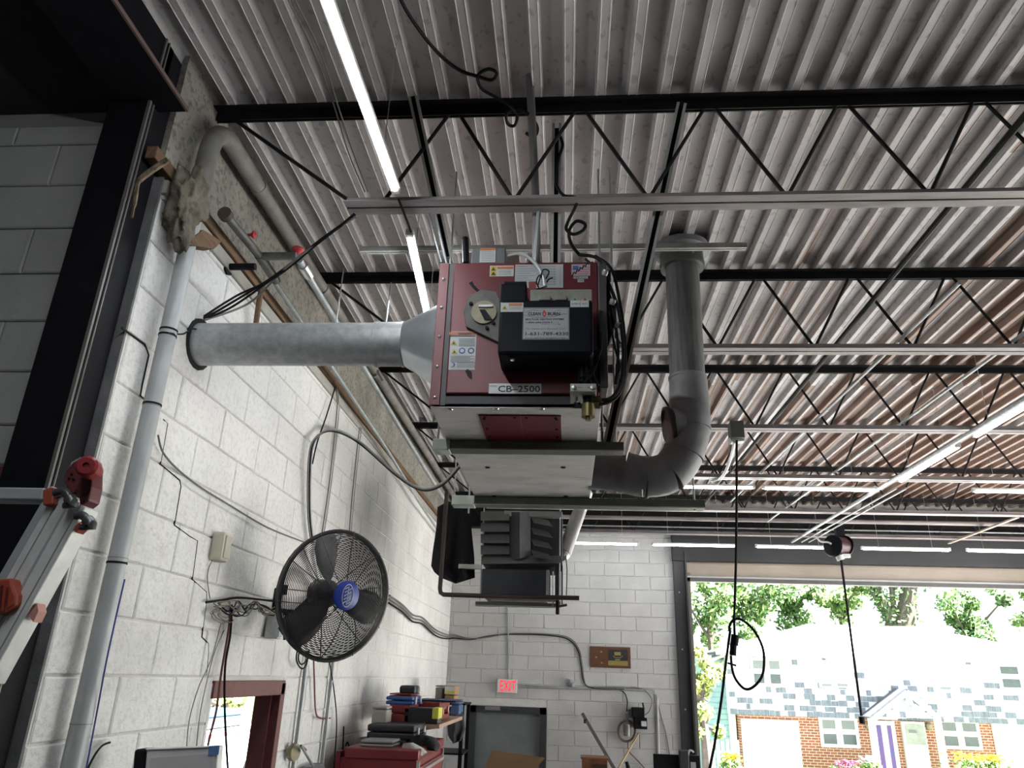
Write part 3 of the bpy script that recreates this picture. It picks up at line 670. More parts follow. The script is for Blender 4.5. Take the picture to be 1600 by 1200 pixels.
# front panel
fx0 = H(703, 520).x; fx1 = H(935, 520).x; fz0 = H(815, 617).z; fz1 = H(815, 412).z
MB().box(fx0, fx1, HY-.012, HY+.03, fz0, fz1).build('front_panel', redpaint, ht, smooth=False, bev=.006)
MB().box(HX0+.01, fx1+.005, HY+.0, HY+.03, HZ0+.002, fz0-.004).build('lower_lip', mat('black_lip', (.03, .03, .034), .45, .2), ht, smooth=False, bev=.003)
sf = MB().box(HX0-.004, fx0-.022, HY-.008, HY+.03, HZ0+.01, HZ1).build('side_flange', redpaint, ht, smooth=False, bev=.002)
MB().box(fx0-.022, fx0-.0, HY-.002, HY+.03, HZ0+.01, HZ1).build('seam_strip', plain('seam_grey', (.07, .068, .07), .5, .2), ht, smooth=False)
for z in (3.52, 3.66, 3.80, 3.94, 4.08): MB().lathe((HX0+.018, HY-.008, z), (0, -1, 0), [(.008, 0), (.006, .004), (0, .006)], 8).build('screw', chrome, sf)
# underside
yA = PZ(810, 636, HZ0).y
bp1 = MB().box(HX0, HX1, HY, 3.40, HZ0, HZ0+.02).build('bottom_panel', stainless, ht, smooth=False, bev=.002)
bp2 = MB().box(HX0, HX1, 3.41, HYB, HZ0, HZ0+.02).build('bottom_panel', stainless, ht, smooth=False, bev=.002)
MB().box(HX0, HX1, HYB-.03, HYB+.002, HZ0-.004, HZ0+.05).build('rear_edge', plain('dark_edge', (.07, .075, .08), .5, .4), ht, smooth=False)
ax0, ax1 = PZ(748, 648, HZ0).x, PZ(877, 648, HZ0).x; am = PZ(813, 648, HZ0).x; ay0, ay1 = PZ(810, 648, HZ0).y, PZ(810, 690, HZ0).y
for a, b in ((ax0, am), (am, ax1)):
    pl = MB().box(a, b-.001, ay0, ay1, HZ0-.006, HZ0).build('inspection_plate', redpaint, bp1, smooth=False, bev=.001)
    for fx in (.14, .86):
        MB().lathe((a+(b-a)*fx, ay0+.02, HZ0-.006), (0, 0, -1), [(.007, 0), (.005, .004), (0, .005)], 7).build('rivet', blacksteel, pl)
for xx in (ax0+.02, ax1-.02):
    for q in (.1, .45, .75): MB().lathe((xx, ay0+(ay1-ay0)*q, HZ0-.006), (0, 0, -1), [(.007, 0), (.005, .004), (0, .005)], 7).build('rivet', blacksteel, bp1)
for x, y, p in ((703, 640, bp1), (775, 639, bp1), (846, 639, bp1), (762, 730, bp2), (880, 730, bp2), (772, 775, bp2), (884, 775, bp2)):
    c = PZ(x, y, HZ0); MB().lathe(c, (0, 0, -1), [(.014, 0), (.012, .004), (.0, .006)], 10).build('bolt', chrome if y < 700 else blacksteel, p)
# black burner
BY = 2.655
bx0, bx1 = PY(779, 510, BY).x, PY(927, 510, BY).x; bz0, bz1 = PY(850, 553, BY).z, PY(850, 468, BY).z
blk_en = mat('black_enamel', (.006, .007, .011), .4, .0, var=.1, spec=.12)
bn = MB().box(bx0, bx1, BY, HY-.012, bz0, bz1).build('burner_housing', blk_en, ht, smooth=False, bev=.012)
tx0, tx1 = PY(781, 440, BY).x, PY(823, 440, BY).x
tr = MB().box(tx0, tx1, BY+.015, HY-.02, bz1-.002, PY(800, 440, BY).z).build('ignition_box', blk_en, ht, smooth=False, bev=.006)
MB().box(tx0+.012, tx1-.004, BY+.05, HY-.02, PY(800, 440, BY).z, PY(800, 440, BY).z+.03).build('box_lid', blk_en, tr, smooth=False, bev=.003)
a, b = PY(828, 463, BY), PY(925, 452, BY)
cv = MB().box(a.x, b.x, BY+.02, HY-.06, bz1, PY(870, 452, BY+.02).z).build('terminal_cover', mat('dusty_grey', (.26, .26, .23), .7, var=.15, scale=20), bn, smooth=False, bev=.003)
for x0, x1 in ((842, 860), (867, 885)): MB().box(PY(x0, 461, BY).x, PY(x1, 461, BY).x, BY+.004, BY+.05, bz1+.0, PY(870, 460, BY).z).build('clip', MATS['dusty_grey'], bn, smooth=False, bev=.003)
for x, m in ((897, plain('lamp_green', (.03, .3, .15), .3)), (913, plain('lamp_red', (.4, .03, .03), .3))):
    c = PY(x, 466, BY); MB().lathe((c.x, BY+.012, bz1), (0, 0, 1), [(.008, 0), (.008, .006), (0, .01)], 10).build('indicator_lamp', m, bn)
# air door plate left of the burner
pts = [(724, 485), (733, 462), (752, 452), (775, 455), (782, 470), (782, 536), (748, 520), (728, 510)]
ap = MB().prism([H(x, y, .03) for x, y in pts], (0, .03, 0)).build('air_door_plate', mat('grey_casting', (.13, .128, .12), .6, .4, var=.2, scale=12, dirt=.3), ht, smooth=False, bev=.003)
c = H(756, 488, .034); MB().lathe(c, (0, -1, 0), [(.055, 0), (.055, .004), (0, .005)], 24).build('air_disc', mat('tan_disc', (.3, .27, .19), .6, .2, var=.15, scale=20), ap)
MB().prism([H(749, 484, .04), H(758, 484, .04), H(770, 500, .04), H(757, 500, .04)], (0, -.003, 0)).build('slot', darkhole, ap, smooth=False)
MB().bar(H(748, 478, .042), H(770, 478, .042), .006, .01).build('slider', galv, ap, smooth=False)
for x, y in ((736, 475), (761, 513), (771, 505)): MB().lathe(H(x, y, .03), (0, -1, 0), [(.009, 0), (.008, .008), (0, .009)], 6).build('bolt', blacksteel, ap)
for pts in ([(733, 443), (738, 440), (741, 446), (752, 457), (748, 459), (738, 449)], [(727, 580), (731, 577), (737, 582), (737, 593), (731, 588)]):
    MB().prism([H(x, y, .014) for x, y in pts], (0, -.004, 0)).build('latch', blk_en, ht, smooth=False)
# stickers
wht = plain('sticker_white', (.52, .54, .54), .5); ylw = plain('sticker_yellow', (.5, .42, .03), .5); org = plain('sticker_orange', (.5, .16, .04), .5)
ink = plain('print_black', (.02, .02, .025), .5); inkg = plain('print_grey', (.2, .21, .22), .5); inkb = plain('print_blue', (.03, .1, .35), .5); inkr = plain('print_red', (.45, .02, .02), .5)
inkl = plain('print_pale', (.36, .37, .37), .5)
U3 = (1, 0, 0); V3 = (0, 0, 1)
def decal(P, x0, y0, x1, y1, m, parent, name='sticker', th=.0012):
    a = P(x0, y1); b = P(x1, y0); return MB().box(a.x, b.x, a.y-th, a.y, a.z, b.z).build(name, m, parent, smooth=False)
def rect(P, x0, y0, x1, y1, m, parent, name='print', th=.0006):
    a = P(x0, y1); b = P(x1, y0); return MB().box(a.x, b.x, a.y-th, a.y, min(a.z, b.z), max(a.z, b.z)).build(name, m, parent, smooth=False)
F1 = lambda x, y: H(x, y, .0125); F2 = lambda x, y: H(x, y, .0142)
def tri(P, x, y, s, m, parent):
    MB().prism([P(x-s, y+s*.8), P(x+s, y+s*.8), P(x, y-s*.8)], (0, -.0006, 0)).build('print', m, parent, smooth=False)
d = decal(F1, 765, 415, 803, 432, wht, ht); rect(F2, 766, 416, 776, 431, ylw, d); tri(lambda x, y: H(x, y, .015), 771, 420, 3.4, ink, d); tri(lambda x, y: H(x, y, .015), 771, 427, 3.4, ink, d); rect(F2, 777, 416.5, 802, 420.5, org, d)
for y in (423, 425.5, 428): rect(F2, 779, y, 799, y+.7, inkg, d)
d = decal(F1, 804, 413, 880, 450, plain('sheet_pale', (.42, .45, .46), .6), ht, 'wiring_sheet')
for k in range(9): rect(F2, 807, 416+k*3.6, 807+18+(k*7) % 17, 416.7+k*3.6, inkg, d)
for k in range(8): rect(F2, 838+(k % 3)*2, 416+k*4, 868, 416.7+k*4, inkg, d)
for x in (846, 856, 866, 875): rect(F2, x, 418, x+.7, 446, inkg, d)
d = decal(F1, 893, 413, 922, 431, plain('flag_pale', (.45, .38, .42), .5), ht, 'flag_sticker'); rect(F2, 895, 415.5, 904, 422, plain('flag_blue', (.05, .12, .32), .5), d)
for k in range(4): rect(F2, 905 if k < 2 else 895, 417+k*3.4, 920, 418.4+k*3.4, plain('flag_red', (.42, .2, .24), .5), d)
text_obj('lettering', 'MADE IN USA', .011, F2(897, 434.6), U3, V3, ink, decal(F1, 896, 431.8, 918.5, 435.6, wht, ht), squeeze=.055)
text_obj('lettering', 'T1W2', .011, F2(903.6, 439.6), U3, V3, ink, decal(F1, 902.5, 436.3, 912.5, 441, wht, ht), squeeze=.022)
d = decal(F1, 700.5, 518, 745, 578, wht, ht, 'warning_sticker'); rect(F2, 701, 518.5, 744.5, 523.5, org, d); rect(F2, 702, 524.4, 743, 525.8, ink, d)
text_obj('lettering', 'WARNING', .013, H(716, 522.6, .016), U3, V3, ink, d, .0002, squeeze=.055)
tri(F2, 709, 535, 5, ylw, d); tri(F2, 710, 549, 5, ylw, d); tri(lambda x, y: H(x, y, .0156), 709, 535.5, 2.2, ink, d); tri(lambda x, y: H(x, y, .0156), 710, 549.5, 2.2, ink, d)
for x in (722, 736):
    MB().lathe(F2(x, 548), (0, -1, 0), [(.014, 0), (.014, .0008), (0, .0008)], 18).build('print', inkb, d); MB().lathe(H(x, 548, .0152), (0, -1, 0), [(.0085, 0), (.0085, .0008), (0, .0008)], 14).build('print', wht, d)
MB().lathe(F2(707, 570), (0, -1, 0), [(.011, 0), (.011, .0008), (0, .0008)], 16).build('print', inkb, d); MB().lathe(H(705.5, 570, .0152), (0, -1, 0), [(.009, 0), (.009, .0008), (0, .0008)], 14).build('print', wht, d)
for k in range(6): rect(F2, 717, 529+k*2.2, 742, 529.7+k*2.2, inkg, d)
for k in range(5): rect(F2, 704, 556+k*2.2, 741-(k % 2)*6, 556.7+k*2.2, inkg, d)
for k in range(4): rect(F2, 714, 566+k*2.4, 742, 566.7+k*2.4, inkg, d)
d = decal(F1, 763.5, 599.5, 846, 615, plain('plate_white', (.62, .64, .66), .4), ht, 'model_plate')
text_obj('lettering', 'CB–2500', .0395, F2(777.5, 612.2), U3, V3, ink, d, .0006, squeeze=H(843.5, 610).x-H(778, 610).x); text_obj('lettering', 'MODEL', .008, F2(765.2, 604.2), U3, V3, ink, d, squeeze=.03)
G1 = lambda x, y: PY(x, y, BY-.0005); G2 = lambda x, y: PY(x, y, BY-.002)
d = decal(G1, 782, 473, 818, 487.5, wht, ht, 'caution_sticker'); tri(G2, 788.5, 480.5, 4.6, ylw, d); tri(lambda x, y: PY(x, y, BY-.0028), 788.5, 481, 1.8, ink, d); rect(G2, 795, 474, 816, 478, org, d)
for y in (480.5, 482.7): rect(G2, 796, y, 815, y+.6, inkg, d)
d = decal(G1, 891, 469.5, 920, 480, wht, ht, 'label_strip'); text_obj('lettering', 'POWER IN   FAULT', .009, G2(893, 475.8), U3, V3, ink, d, squeeze=PY(918, 475, BY).x-PY(893, 475, BY).x); rect(G2, 906.3, 470, 906.9, 479.6, inkg, d)
d = decal(G1, 816, 480.5, 889.5, 531, plain('sticker_silver', (.38, .39, .41), .4), ht, 'dealer_sticker')
for (a, b, c_, e) in ((817, 481.3, 888.5, 482), (817, 529.6, 888.5, 530.2), (817, 481.3, 817.7, 530.2), (887.8, 481.3, 888.5, 530.2)): rect(G2, a, b, c_, e, ink, d)
wd = lambda x0, x1: PY(x1, 500, BY).x-PY(x0, 500, BY).x
def line(s, x0, x1, y, size, m, bold=0.): text_obj('lettering', s, size, G2(x0, y), U3, V3, m, d, bold, squeeze=wd(x0, x1))
line('CLEAN', 825, 845, 492.6, .0185, ink, .0007); line('BURN', 855.5, 875, 492.6, .0185, ink, .0007)
MB().prism([G2(x, y) for x, y in ((850.3, 484), (853.6, 489), (853.2, 493), (850.5, 495.2), (847.6, 493), (847.2, 489))], (0, -.0007, 0)).build('flame', inkr, d, smooth=False)
MB().prism([PY(x, y, BY-.003) for x, y in ((850.4, 488), (851.7, 490.8), (850.4, 493.6), (849.2, 490.8))], (0, -.0006, 0)).build('flame', inkl, d, smooth=False)
MB().tube(spline([G2(x, y) for x, y in ((820, 489), (826, 486), (834, 484.5), (842, 485.5))], 5), .0007, 4).build('swirl', ink, d); MB().tube(spline([G2(x, y) for x, y in ((820, 492), (828, 494.5), (838, 495.5), (846, 495.7), (858, 495), (868, 494), (878, 491), (885, 490.5))], 4), .0007, 4).build('swirl', ink, d); MB().tube(spline([G2(x, y) for x, y in ((866, 487), (872, 485), (877, 485))], 5), .0007, 4).build('swirl', ink, d)
line('MULTI-OIL HEATING SYSTEMS', 821, 881, 500.2, .0105, ink, .0003); line('1-800-690-7379', 821, 858, 504.8, .0085, ink, .0002)
rect(G2, 860.5, 502.5, 867.5, 507, inkl, d); rect(G2, 860.5, 502.5, 863, 504.5, ink, d); rect(G2, 846, 506, 858, 506.6, inkg, d); MB().tube([G2(870.5, 503), G2(873, 504), G2(872, 506), G2(875.5, 507.5)], .0009, 4).build('swirl', ink, d)
line('For Sales and Service Call', 821, 882, 514.8, .0115, inkg); line('1-631-789-4330', 819, 886, 523.8, .0195, ink, .0003); line('www.cleanburnlongisland.com', 821, 884, 528.8, .0075, ink)
# junction box on top
a, b = PY(736, 411, HY+.05), PY(790, 387, HY+.05)
jb = MB().box(a.x, b.x, HY+.05, HY+.2, HZ1, b.z).build('junction_box', plain('box_grey', (.14, .15, .15), .5, .2), ht, smooth=False, bev=.004)
JB1 = lambda x, y: PY(x, y, HY+.049); JB2 = lambda x, y: PY(x, y, HY+.0475)
d = decal(JB1, 749, 387.8, 775, 410, wht, jb, 'sticker'); rect(JB2, 749.5, 388, 774.5, 391.5, org, d)
for k in range(6): rect(JB2, 752, 393+k*2.6, 772, 393.7+k*2.6, inkg, d)
MB().cyl(PY(728, 411, HY+.1), PY(727, 372, HY+.1), .016, seg=8).build('stub_pipe', blk_en, ht)
# oil block and filter under the burner
a, b = PY(891, 612, 2.70), PY(932, 599, 2.70)
ob = MB().box(a.x, b.x, 2.70, 2.84, a.z, b.z).build('oil_block', plain('plated_block', (.36, .37, .34), .4, .5), ht, smooth=False, bev=.003)
for x in (897, 926): MB().lathe(PY(x, 605.5, 2.70), (0, -1, 0), [(.01, 0), (.009, .007), (0, .008)], 8).build('bolt', chrome, ob)
for x in (903, 918): rect(lambda x, y: PY(x, y, 2.6995), x, 604.6, x+7, 606, inkg, ob)
def vt(x, y0, y1, r, m, n, Y=2.76, par=ht): p = PY(x, y0, Y); q = PY(x, y1, Y); MB().cyl((p.x, Y, q.z), (p.x, Y, p.z), r, seg=12).build(n, m, par)
vt(919, 613, 632, .022, blk_en, 'fitting'); vt(901, 613, 632, .006, chrome, 'drain_rod'); vt(919, 632, 652, .027, brass, 'brass_filter'); vt(919, 652, 657, .012, brass, 'drain_cock'); vt(910, 560, 598, .02, blk_en, 'pump_body'); vt(902, 630, 634, .014, blk_en, 'drain_rod')
MB().cyl(PY(923, 625, 2.76), PY(940, 625, 2.76), .012, seg=8).build('fitting', brass, ht); MB().cyl(PY(923, 633, 2.76), PY(936, 633, 2.76), .012, seg=8).build('fitting', brass, ht)
MB().lathe(PY(801, 561, 2.70), (0, -1, 0), [(.012, 0), (.012, .006), (0, .008)], 8).build('bolt', chrome, ht)
# armoured cable from ignition box, small wires
MB().tube(spline([PY(795, 400, 2.9), PY(815, 397, 2.82), PY(835, 410, 2.75), PY(848, 430, 2.7), PY(852, 448, 2.68)], 6), .008, 8).build('armoured_cable', galv_dull, ht)
for pts in ([(852, 445), (844, 430), (838, 440), (842, 452), (832, 460)], [(850, 440), (858, 425), (850, 421), (846, 428), (840, 448)], [(852, 448), (840, 452), (830, 458)], [(853, 443), (858, 436), (864, 434)]):
    MB().tube(spline([PY(x, y, 2.69) for x, y in pts], 5), .003, 5).build('wire', blk_en, ht)
MB().tube([PY(822+k*.0+ (k*1.0), 430+3*math.sin(k*2.1)+k*-.0, 2.83) for k in range(0)] or [PY(893+k*1.55, 430-k*1.1+2.6*math.sin(k*1.9), 2.80) for k in range(19)], .0028, 5).build('coiled_wire', blk_en, ht)
rect(lambda x, y: PY(x, y, 2.70), 826, 440, 838, 452, plain('red_tag', (.2, .03, .03), .5), ht, 'tag')

# ---- hoses at the right end of the heater
hs = [[PY(905, 398, 2.95), PY(935, 405, 2.9), PY(950, 440, 2.85), PY(965, 480, 2.82), PY(972, 520, 2.8), PY(974, 560, 2.8), PY(970, 600, 2.78), PY(955, 622, 2.77), PY(935, 625, 2.76)],
      [PY(930, 400, 2.98), PY(955, 420, 2.9), PY(968, 470, 2.85), PY(976, 530, 2.82), PY(975, 590, 2.8), PY(962, 622, 2.78), PY(936, 633, 2.76)],
      [PY(915, 405, 2.95), PY(940, 430, 2.88), PY(955, 470, 2.84), PY(962, 510, 2.82), PY(966, 550, 2.8), PY(962, 600, 2.8)],
      [PY(925, 410, 2.95), PY(945, 440, 2.88), PY(952, 490, 2.82), PY(960, 540, 2.8), PY(968, 570, 2.8), PY(962, 590, 2.79)]]
t = empty('fuel_hoses', PY(960, 600, 2.8), 'black hoses and cables looping down the right end of the heater', 'hose')
for i, L in enumerate(hs): MB().tube(spline(L, 6), [.008, .007, .006, .005][i], 8).build('hose', rubber, t)
for L in ([(936, 560), (925, 585), (912, 598)], [(940, 520), (938, 550), (925, 575), (905, 592)], [(935, 545), (922, 560), (918, 580), (926, 600)], [(940, 545), (930, 560), (928, 585), (936, 602)]): MB().tube(spline([PY(x, y, 2.74) for x, y in L], 5), .004, 6).build('wire', rubber, t)
for x, y in ((945, 426), (957, 472), (966, 508), (969, 566), (968, 586)): MB().lathe(PY(x, y, 2.81), (.3, -.5, .8), [(.012, -.012), (.014, 0), (.012, .012)], 8).build('hose_clip', chrome, t)
for pts in ([(940, 455), (962, 470), (964, 500), (950, 545), (942, 530)], ): MB().prism([PY(x, y, 2.95) for x, y in pts], (0, .08, 0)).build('control_box', blk_en, t, smooth=False, bev=.01)
MB().box(fx1+.0, fx1+.035, HY-.05, HY+.1, 3.55, 4.13).build('side_rail', plain('rail_dark', (.05, .045, .045), .5), t, smooth=False, bev=.004)
t2 = t

# ---- flue pipe
FY = 4.2
t = empty('flue_pipe', PY(1066, 600, FY)-Vector((0, 0, .7)), 'black flue pipe with gored elbow rising to the roof beside the heater', 'flue')
ctr = [PY(x, y, FY) for x, y in ((936, 736), (976, 740))]
elb = spline([PY(x, y, FY) for x, y in ((976, 738), (1010, 745), (1045, 738), (1068, 708), (1078, 668), (1077, 632))], 3)
MB().tube([Vector((HX1-.01, FY, ctr[0].z)), ctr[1]], .108, 26).build('outlet', flueblack, t)
for i in range(0, len(elb)-1, 3):
    MB().tube(elb[i:i+4], .118, 26, caps=False).build('elbow_section', flueblack, t)
    MB().tube([elb[i]-(elb[i+1]-elb[i]).normalized()*.006, elb[i]+(elb[i+1]-elb[i]).normalized()*.006], .1215, 26).build('seam_bead', flueblack, t)
va = PY(1077, 632, FY); xv = PY(1066, 420, FY).x
MB().tube([va, PY(1075, 592, FY)], [.118, .112], 26).build('sleeve', flueblack, t)
st = PY(1074, 592, FY); MB().tube([st, Vector((xv, FY, 5.0))], [.105, .105], 26).build('stack', flueworn, t)
MB().tube([st-Vector((0, 0, .006)), st+Vector((0, 0, .012))], .114, 26).build('seam_bead', flueblack, t)
MB().lathe((xv, FY, 4.915), (0, 0, 1), [(.106, 0), (.137, .0), (.142, .03), (.137, .05), (.137, .12), (.15, .13), (.15, .15)], 28).build('collar', mat('grey_collar', (.1, .11, .105), .55, .4, var=.2, scale=10), t)
MB().lathe((xv, FY, 5.02), (0, 0, 1), [(.13, 0), (.175, .01), (.175, .05), (.0, .05)], 24).build('roof_plate', flueblack, t)
MB().bar((xv+.05, FY-.135, 4.95), (xv+.05, FY-.14, 5.02), .014, .004).build('strap', galv_dull, t)
dc = PY(1049, 664, FY-.03); dn = Vector((-.97, -.08, -.22)).normalized()
MB().tube([dc+Vector((.1, .03, 0)), dc+dn*.015], [.105, .105], 24).build('damper_tee', flueblack, t)
MB().lathe(dc+dn*.015, dn, [(.112, -.012), (.112, .01), (.098, .014), (.09, -.002), (0, -.004)], 26).build('damper_plate', mat('damper_brown', (.05, .035, .03), .5, .3), t)
MB().tube([PY(1003, 765, FY-.11), PY(1003, 776, FY-.11)], .005, 6).build('drain_nipple', chrome, t)

# ---- hanging steel of the heater: perforated struts, rods, trapezes
def strut(p0, p1, w, m, label, name='strut_channel', face=(0, -1, 0), holes=True, cat='strut', group='slotted struts hanging the heater'):
    p0 = Vector(p0); p1 = Vector(p1); t = empty(name, p0 if p0.z < p1.z else p1, label, cat, group)
    d = (p1-p0).normalized(); f = Vector(face); f = (f-d*f.dot(d)).normalized(); a = d.cross(f)
    mb = MB()
    for s in (-1, 1): mb.bar(p0+a*s*w/2, p1+a*s*w/2, .004, w*.9, up=f); mb.bar(p0+a*s*(w/2-.005)+f*w*.42, p1+a*s*(w/2-.005)+f*w*.42, .012, .004, up=f)
    mb.build('channel', m, t, smooth=False)
    bk = MB().bar(p0-f*w*.45, p1-f*w*.45, w, .004, up=f).build('back', blk_en if holes else m, t, smooth=False)
    if holes:
        n = int((p1-p0).length/.055)
        for k in range(n):
            c = p0+d*(k+.5)*.055-f*w*.43; MB().lathe(c, f, [(.0085, 0), (.0085, .001), (0, .001)], 8).build('slot', plain('slot_light', (.34, .34, .33), .6), bk)
    return t
strut((-.055, 2.97, 5.02), (-.055, 2.97, 4.17), .042, strut_m, 'upright slotted strut dropping to the middle of the heater top')
strut(PZ(1065, 163, 5.0), PY(950, 692, PZ(820, 707, HZ0-.05).y), .042, strut_m, 'slanting slotted strut between the heater and the flue')
strut(PZ(645, 150, 5.0), PY(700, 402, 3.25), .042, strut_m, 'slanting slotted strut left of the heater, beside the tube lamp')
p0, p1 = PZ(564, 398, 4.55), PZ(1168, 383, 4.55); yy = (p0.y+p1.y)/2
strut((p0.x, yy, 4.56), (p1.x, yy, 4.56), .03, strut_m, 'long horizontal strut crossing above the heater', holes=False, face=(0, 0, -1))
# vertical conduit
a = PZ(822, 0, 5.02); o = MB().tube([PY(820, -40, 2.55), PY(838, 330, 2.98), PY(838, 408, 2.99)], .02, 12).build('conduit', mat('purple_grey_pipe', (.2, .18, .19), .5, .3)); tag(o, 'grey conduit coming down to the heater top from above', 'conduit')
def trap(px0, px1, py, z, yref, label, w=.05, h=.04, capx=None, m=strut_green):
    y = PZ(yref, py, z).y; a = PY(px0, py, y); b = PY(px1, py, y)
    t = empty('trapeze_bar', ((a.x+b.x)/2, y, z), label, 'support bar', 'trapeze bars under the heaters')
    MB().box(a.x, b.x, y-w/2, y+w/2, z, z+h).build('bar', m, t, smooth=False, bev=.002)
    MB().box(a.x, b.x, y-w/2-.002, y-w/2, z, z+.006).build('lip', strut_m, t, smooth=False)
    if capx: MB().box(PY(capx[0], py, y).x, PY(capx[1], py, y).x, y-w/2-.012, y+w/2, z-.006, z+h+.004).build('end_cap', plain('pale_green_cap', (.4, .45, .38), .5), t, smooth=False, bev=.004)
    return y, a.x, b.x
y1, xa1, xb1 = trap(702, 974, 707, HZ0-.05, 820, 'green trapeze bar under the front half of the heater', .075, .045, (678, 704))
y2, xa2, xb2 = trap(738, 1100, 792, HZ0-.055, 820, 'long green trapeze bar under the rear of the heater', .09, .05, (707, 742))
def rod(x, y, z0, z1, label, r=.006):
    o = MB().cyl((x, y, z0), (x, y, z1), r, seg=6).build('threaded_rod', galv_dull); tag(o, label, 'rod', 'threaded rods of the trapeze bars')
for px, lab in ((941, 'threaded rod at the heater corner, left of the pair'), (962, 'threaded rod at the heater corner, right of the pair')):
    rod(PY(px, 690, y1).x, y1, HZ0-.05, 5.03, lab)
rod(PY(684, 690, y1).x, y1, HZ0-.06, 5.03, 'threaded rod at the pale cap of the front trapeze bar')
rod(PY(733, 780, y2).x, y2, HZ0-.10, 5.03, 'threaded rod at the pale cap of the rear trapeze bar')
rod(PY(1085, 787, y2).x, y2, HZ0-.06, 5.03, 'threaded rod at the right end of the rear trapeze bar')
for x0, y0, x1, y1_, lab in ((668, 325, 690, 410, 'thin rod from the near joist to the heater, outer one'), (681, 335, 698, 412, 'thin rod from the near joist to the heater, inner one'), (842, 330, 836, 410, 'pale pipe dropping beside the upright strut')):
    a = PY(x0, y0, 2.93); b = PY(x1, y1_, 2.93); o = MB().cyl(b, a, .005 if x0 < 800 else .011, seg=6).build('thin_rod', galv_dull); tag(o, lab, 'rod')
# ================================================================ second heater, behind the red one
UY = 6.2
def U(x, y, d=0.): return PY(x, y, UY-d)
um = mat('slate_sheet', (.07, .076, .08), .5, .3, var=.15, scale=6); um2 = mat('slate_louvre', (.2, .205, .205), .5, .3, var=.12, scale=8); um3 = mat('slate_dark', (.035, .04, .05), .45, .2)
a, b = U(753, 881), U(879, 797)
t = empty('unit_heater', ((a.x+b.x)/2, UY+.3, a.z-.3), 'dark louvred unit heater hanging behind the red heater', 'heater')
MB().box(a.x, b.x, UY+.06, UY+.65, a.z, b.z).build('casing', um, t, smooth=False, bev=.005)
def slat(pts, d0, d1):
    (p, q, r, s) = pts
    mb = MB(); top = [U(*p, d0), U(*q, d0)]; bot = [U(*r, d1), U(*s, d1)]
    mb.prism(top+bot, (0, .006, 0)); return mb.build('louvre', um2, t, smooth=False)
for k in range(4): y = 799+k*17.6; slat(((751, y), (796, y), (796, y+14), (751, y+14)), .0, .07)
for k in range(4): y = 806+k*17.6; slat(((829, y), (857, y+7), (864, y+17), (834, y+11)), .0, .13)
MB().prism([U(796, 800, .0), U(812, 800, .10), U(829, 800, .0), U(829, 868, .0), U(812, 873, .10), U(796, 874, .0)][0:2]+[U(812, 873, .10), U(796, 874, .0)], (.001, .01, 0)).build('centre_fin', um, t, smooth=False)
MB().prism([U(812, 800, .10), U(829, 800, .0), U(829, 868, .0), U(812, 873, .10)], (.001, .01, 0)).build('centre_fin', um, t, smooth=False)
MB().prism([U(752, 868, .0), U(878, 868, .0), U(877, 879, .06), U(752, 881, .06)], (0, .01, -.002)).build('lower_lip', mat('pale_slate', (.24, .245, .245), .5, .3), t, smooth=False)
MB().box(U(788, 808).x, U(878, 808).x, UY-.02, UY+.06, U(830, 808).z, U(830, 799).z).build('top_ledge', mat('pale_ledge', (.3, .3, .3), .5, .3), t, smooth=False, bev=.003)
lp = MB().box(U(752, 931).x, U(853, 931).x, UY-.02, UY+.6, U(800, 931).z, U(800, 890).z).build('lower_panel', um3, t, smooth=False, bev=.006)
MB().box(U(853, 930).x, U(858, 930).x, UY-.02, UY+.5, U(855, 930).z, U(855, 891).z).build('bright_strip', galv, t, smooth=False)
MB().box(U(867, 931).x, U(879, 931).x, UY+.02, UY+.6, U(870, 933).z, U(870, 882).z).build('side_panel', um3, t, smooth=False)
for x in (750, 874): MB().cyl(U(x, 940), (U(x, 940).x, UY, 5.03), .006, seg=6).build('hanger_rod', galv_dull, t)
for x in (864, 876): MB().cyl(U(x, 950, .03), U(x, 893, .03), .005, seg=6).build('chain', galv_dull, t)
MB().cyl(U(871, 960, .03), U(871, 938, .03), .014, seg=8).build('valve_stem', rubber, t)
MB().tube([U(870, 948, .03), U(886, 945, .03)], .01, 6).build('valve_handle', plain('dull_red', (.14, .03, .03), .5), t)
def hbar(name, x0, x1, y, Y, h, m, label, d=.05):
    a = PY(x0, y, Y); b = PY(x1, y, Y); z = (a.z+b.z)/2; tt = empty(name, ((a.x+b.x)/2, Y, z-h/2), label, 'support bar', 'trapeze bars under the heaters')
    MB().box(a.x, b.x, Y-d/2, Y+d/2, z-h/2, z+h/2).build('channel', m, tt, smooth=False, bev=.003); MB().box(a.x, b.x, Y-d/2-.002, Y-d/2, z-h/2, z-h/2+.008).build('lip', strut_m, tt, smooth=False)
    return tt
hbar('trapeze_bar', 717, 752, 885.5, UY-.03, .035, strut_m, 'short grey strut end left of the louvred heater')
hbar('trapeze_bar', 743, 872, 945, UY+.1, .035, plain('dark_strut', (.11, .11, .105), .5, .3), 'dark strut under the louvred heater')
hbar('trapeze_bar', 768, 868, 937, UY+.4, .03, plain('strut_grey', (.25, .24, .23), .5, .3), 'pale strut behind the dark strut under the louvred heater')
gm = mat('brown_gas_pipe', (.06, .045, .04), .5, .2)
o = MB().tube([PY(698, 770, 6.1), PY(693, 850, 6.1), PY(687.5, 920, 6.1), PY(688.5, 926, 6.1), PY(693, 929, 6.1), PY(750, 931, 6.1), PY(905, 934.5, 6.1)], .018, 10).build('gas_pipe', gm); tag(o, 'dark brown gas pipe bending under the louvred heater', 'pipe')
v0, v1 = PY(881, 866, 6.55), PY(916, 770, 7.0)
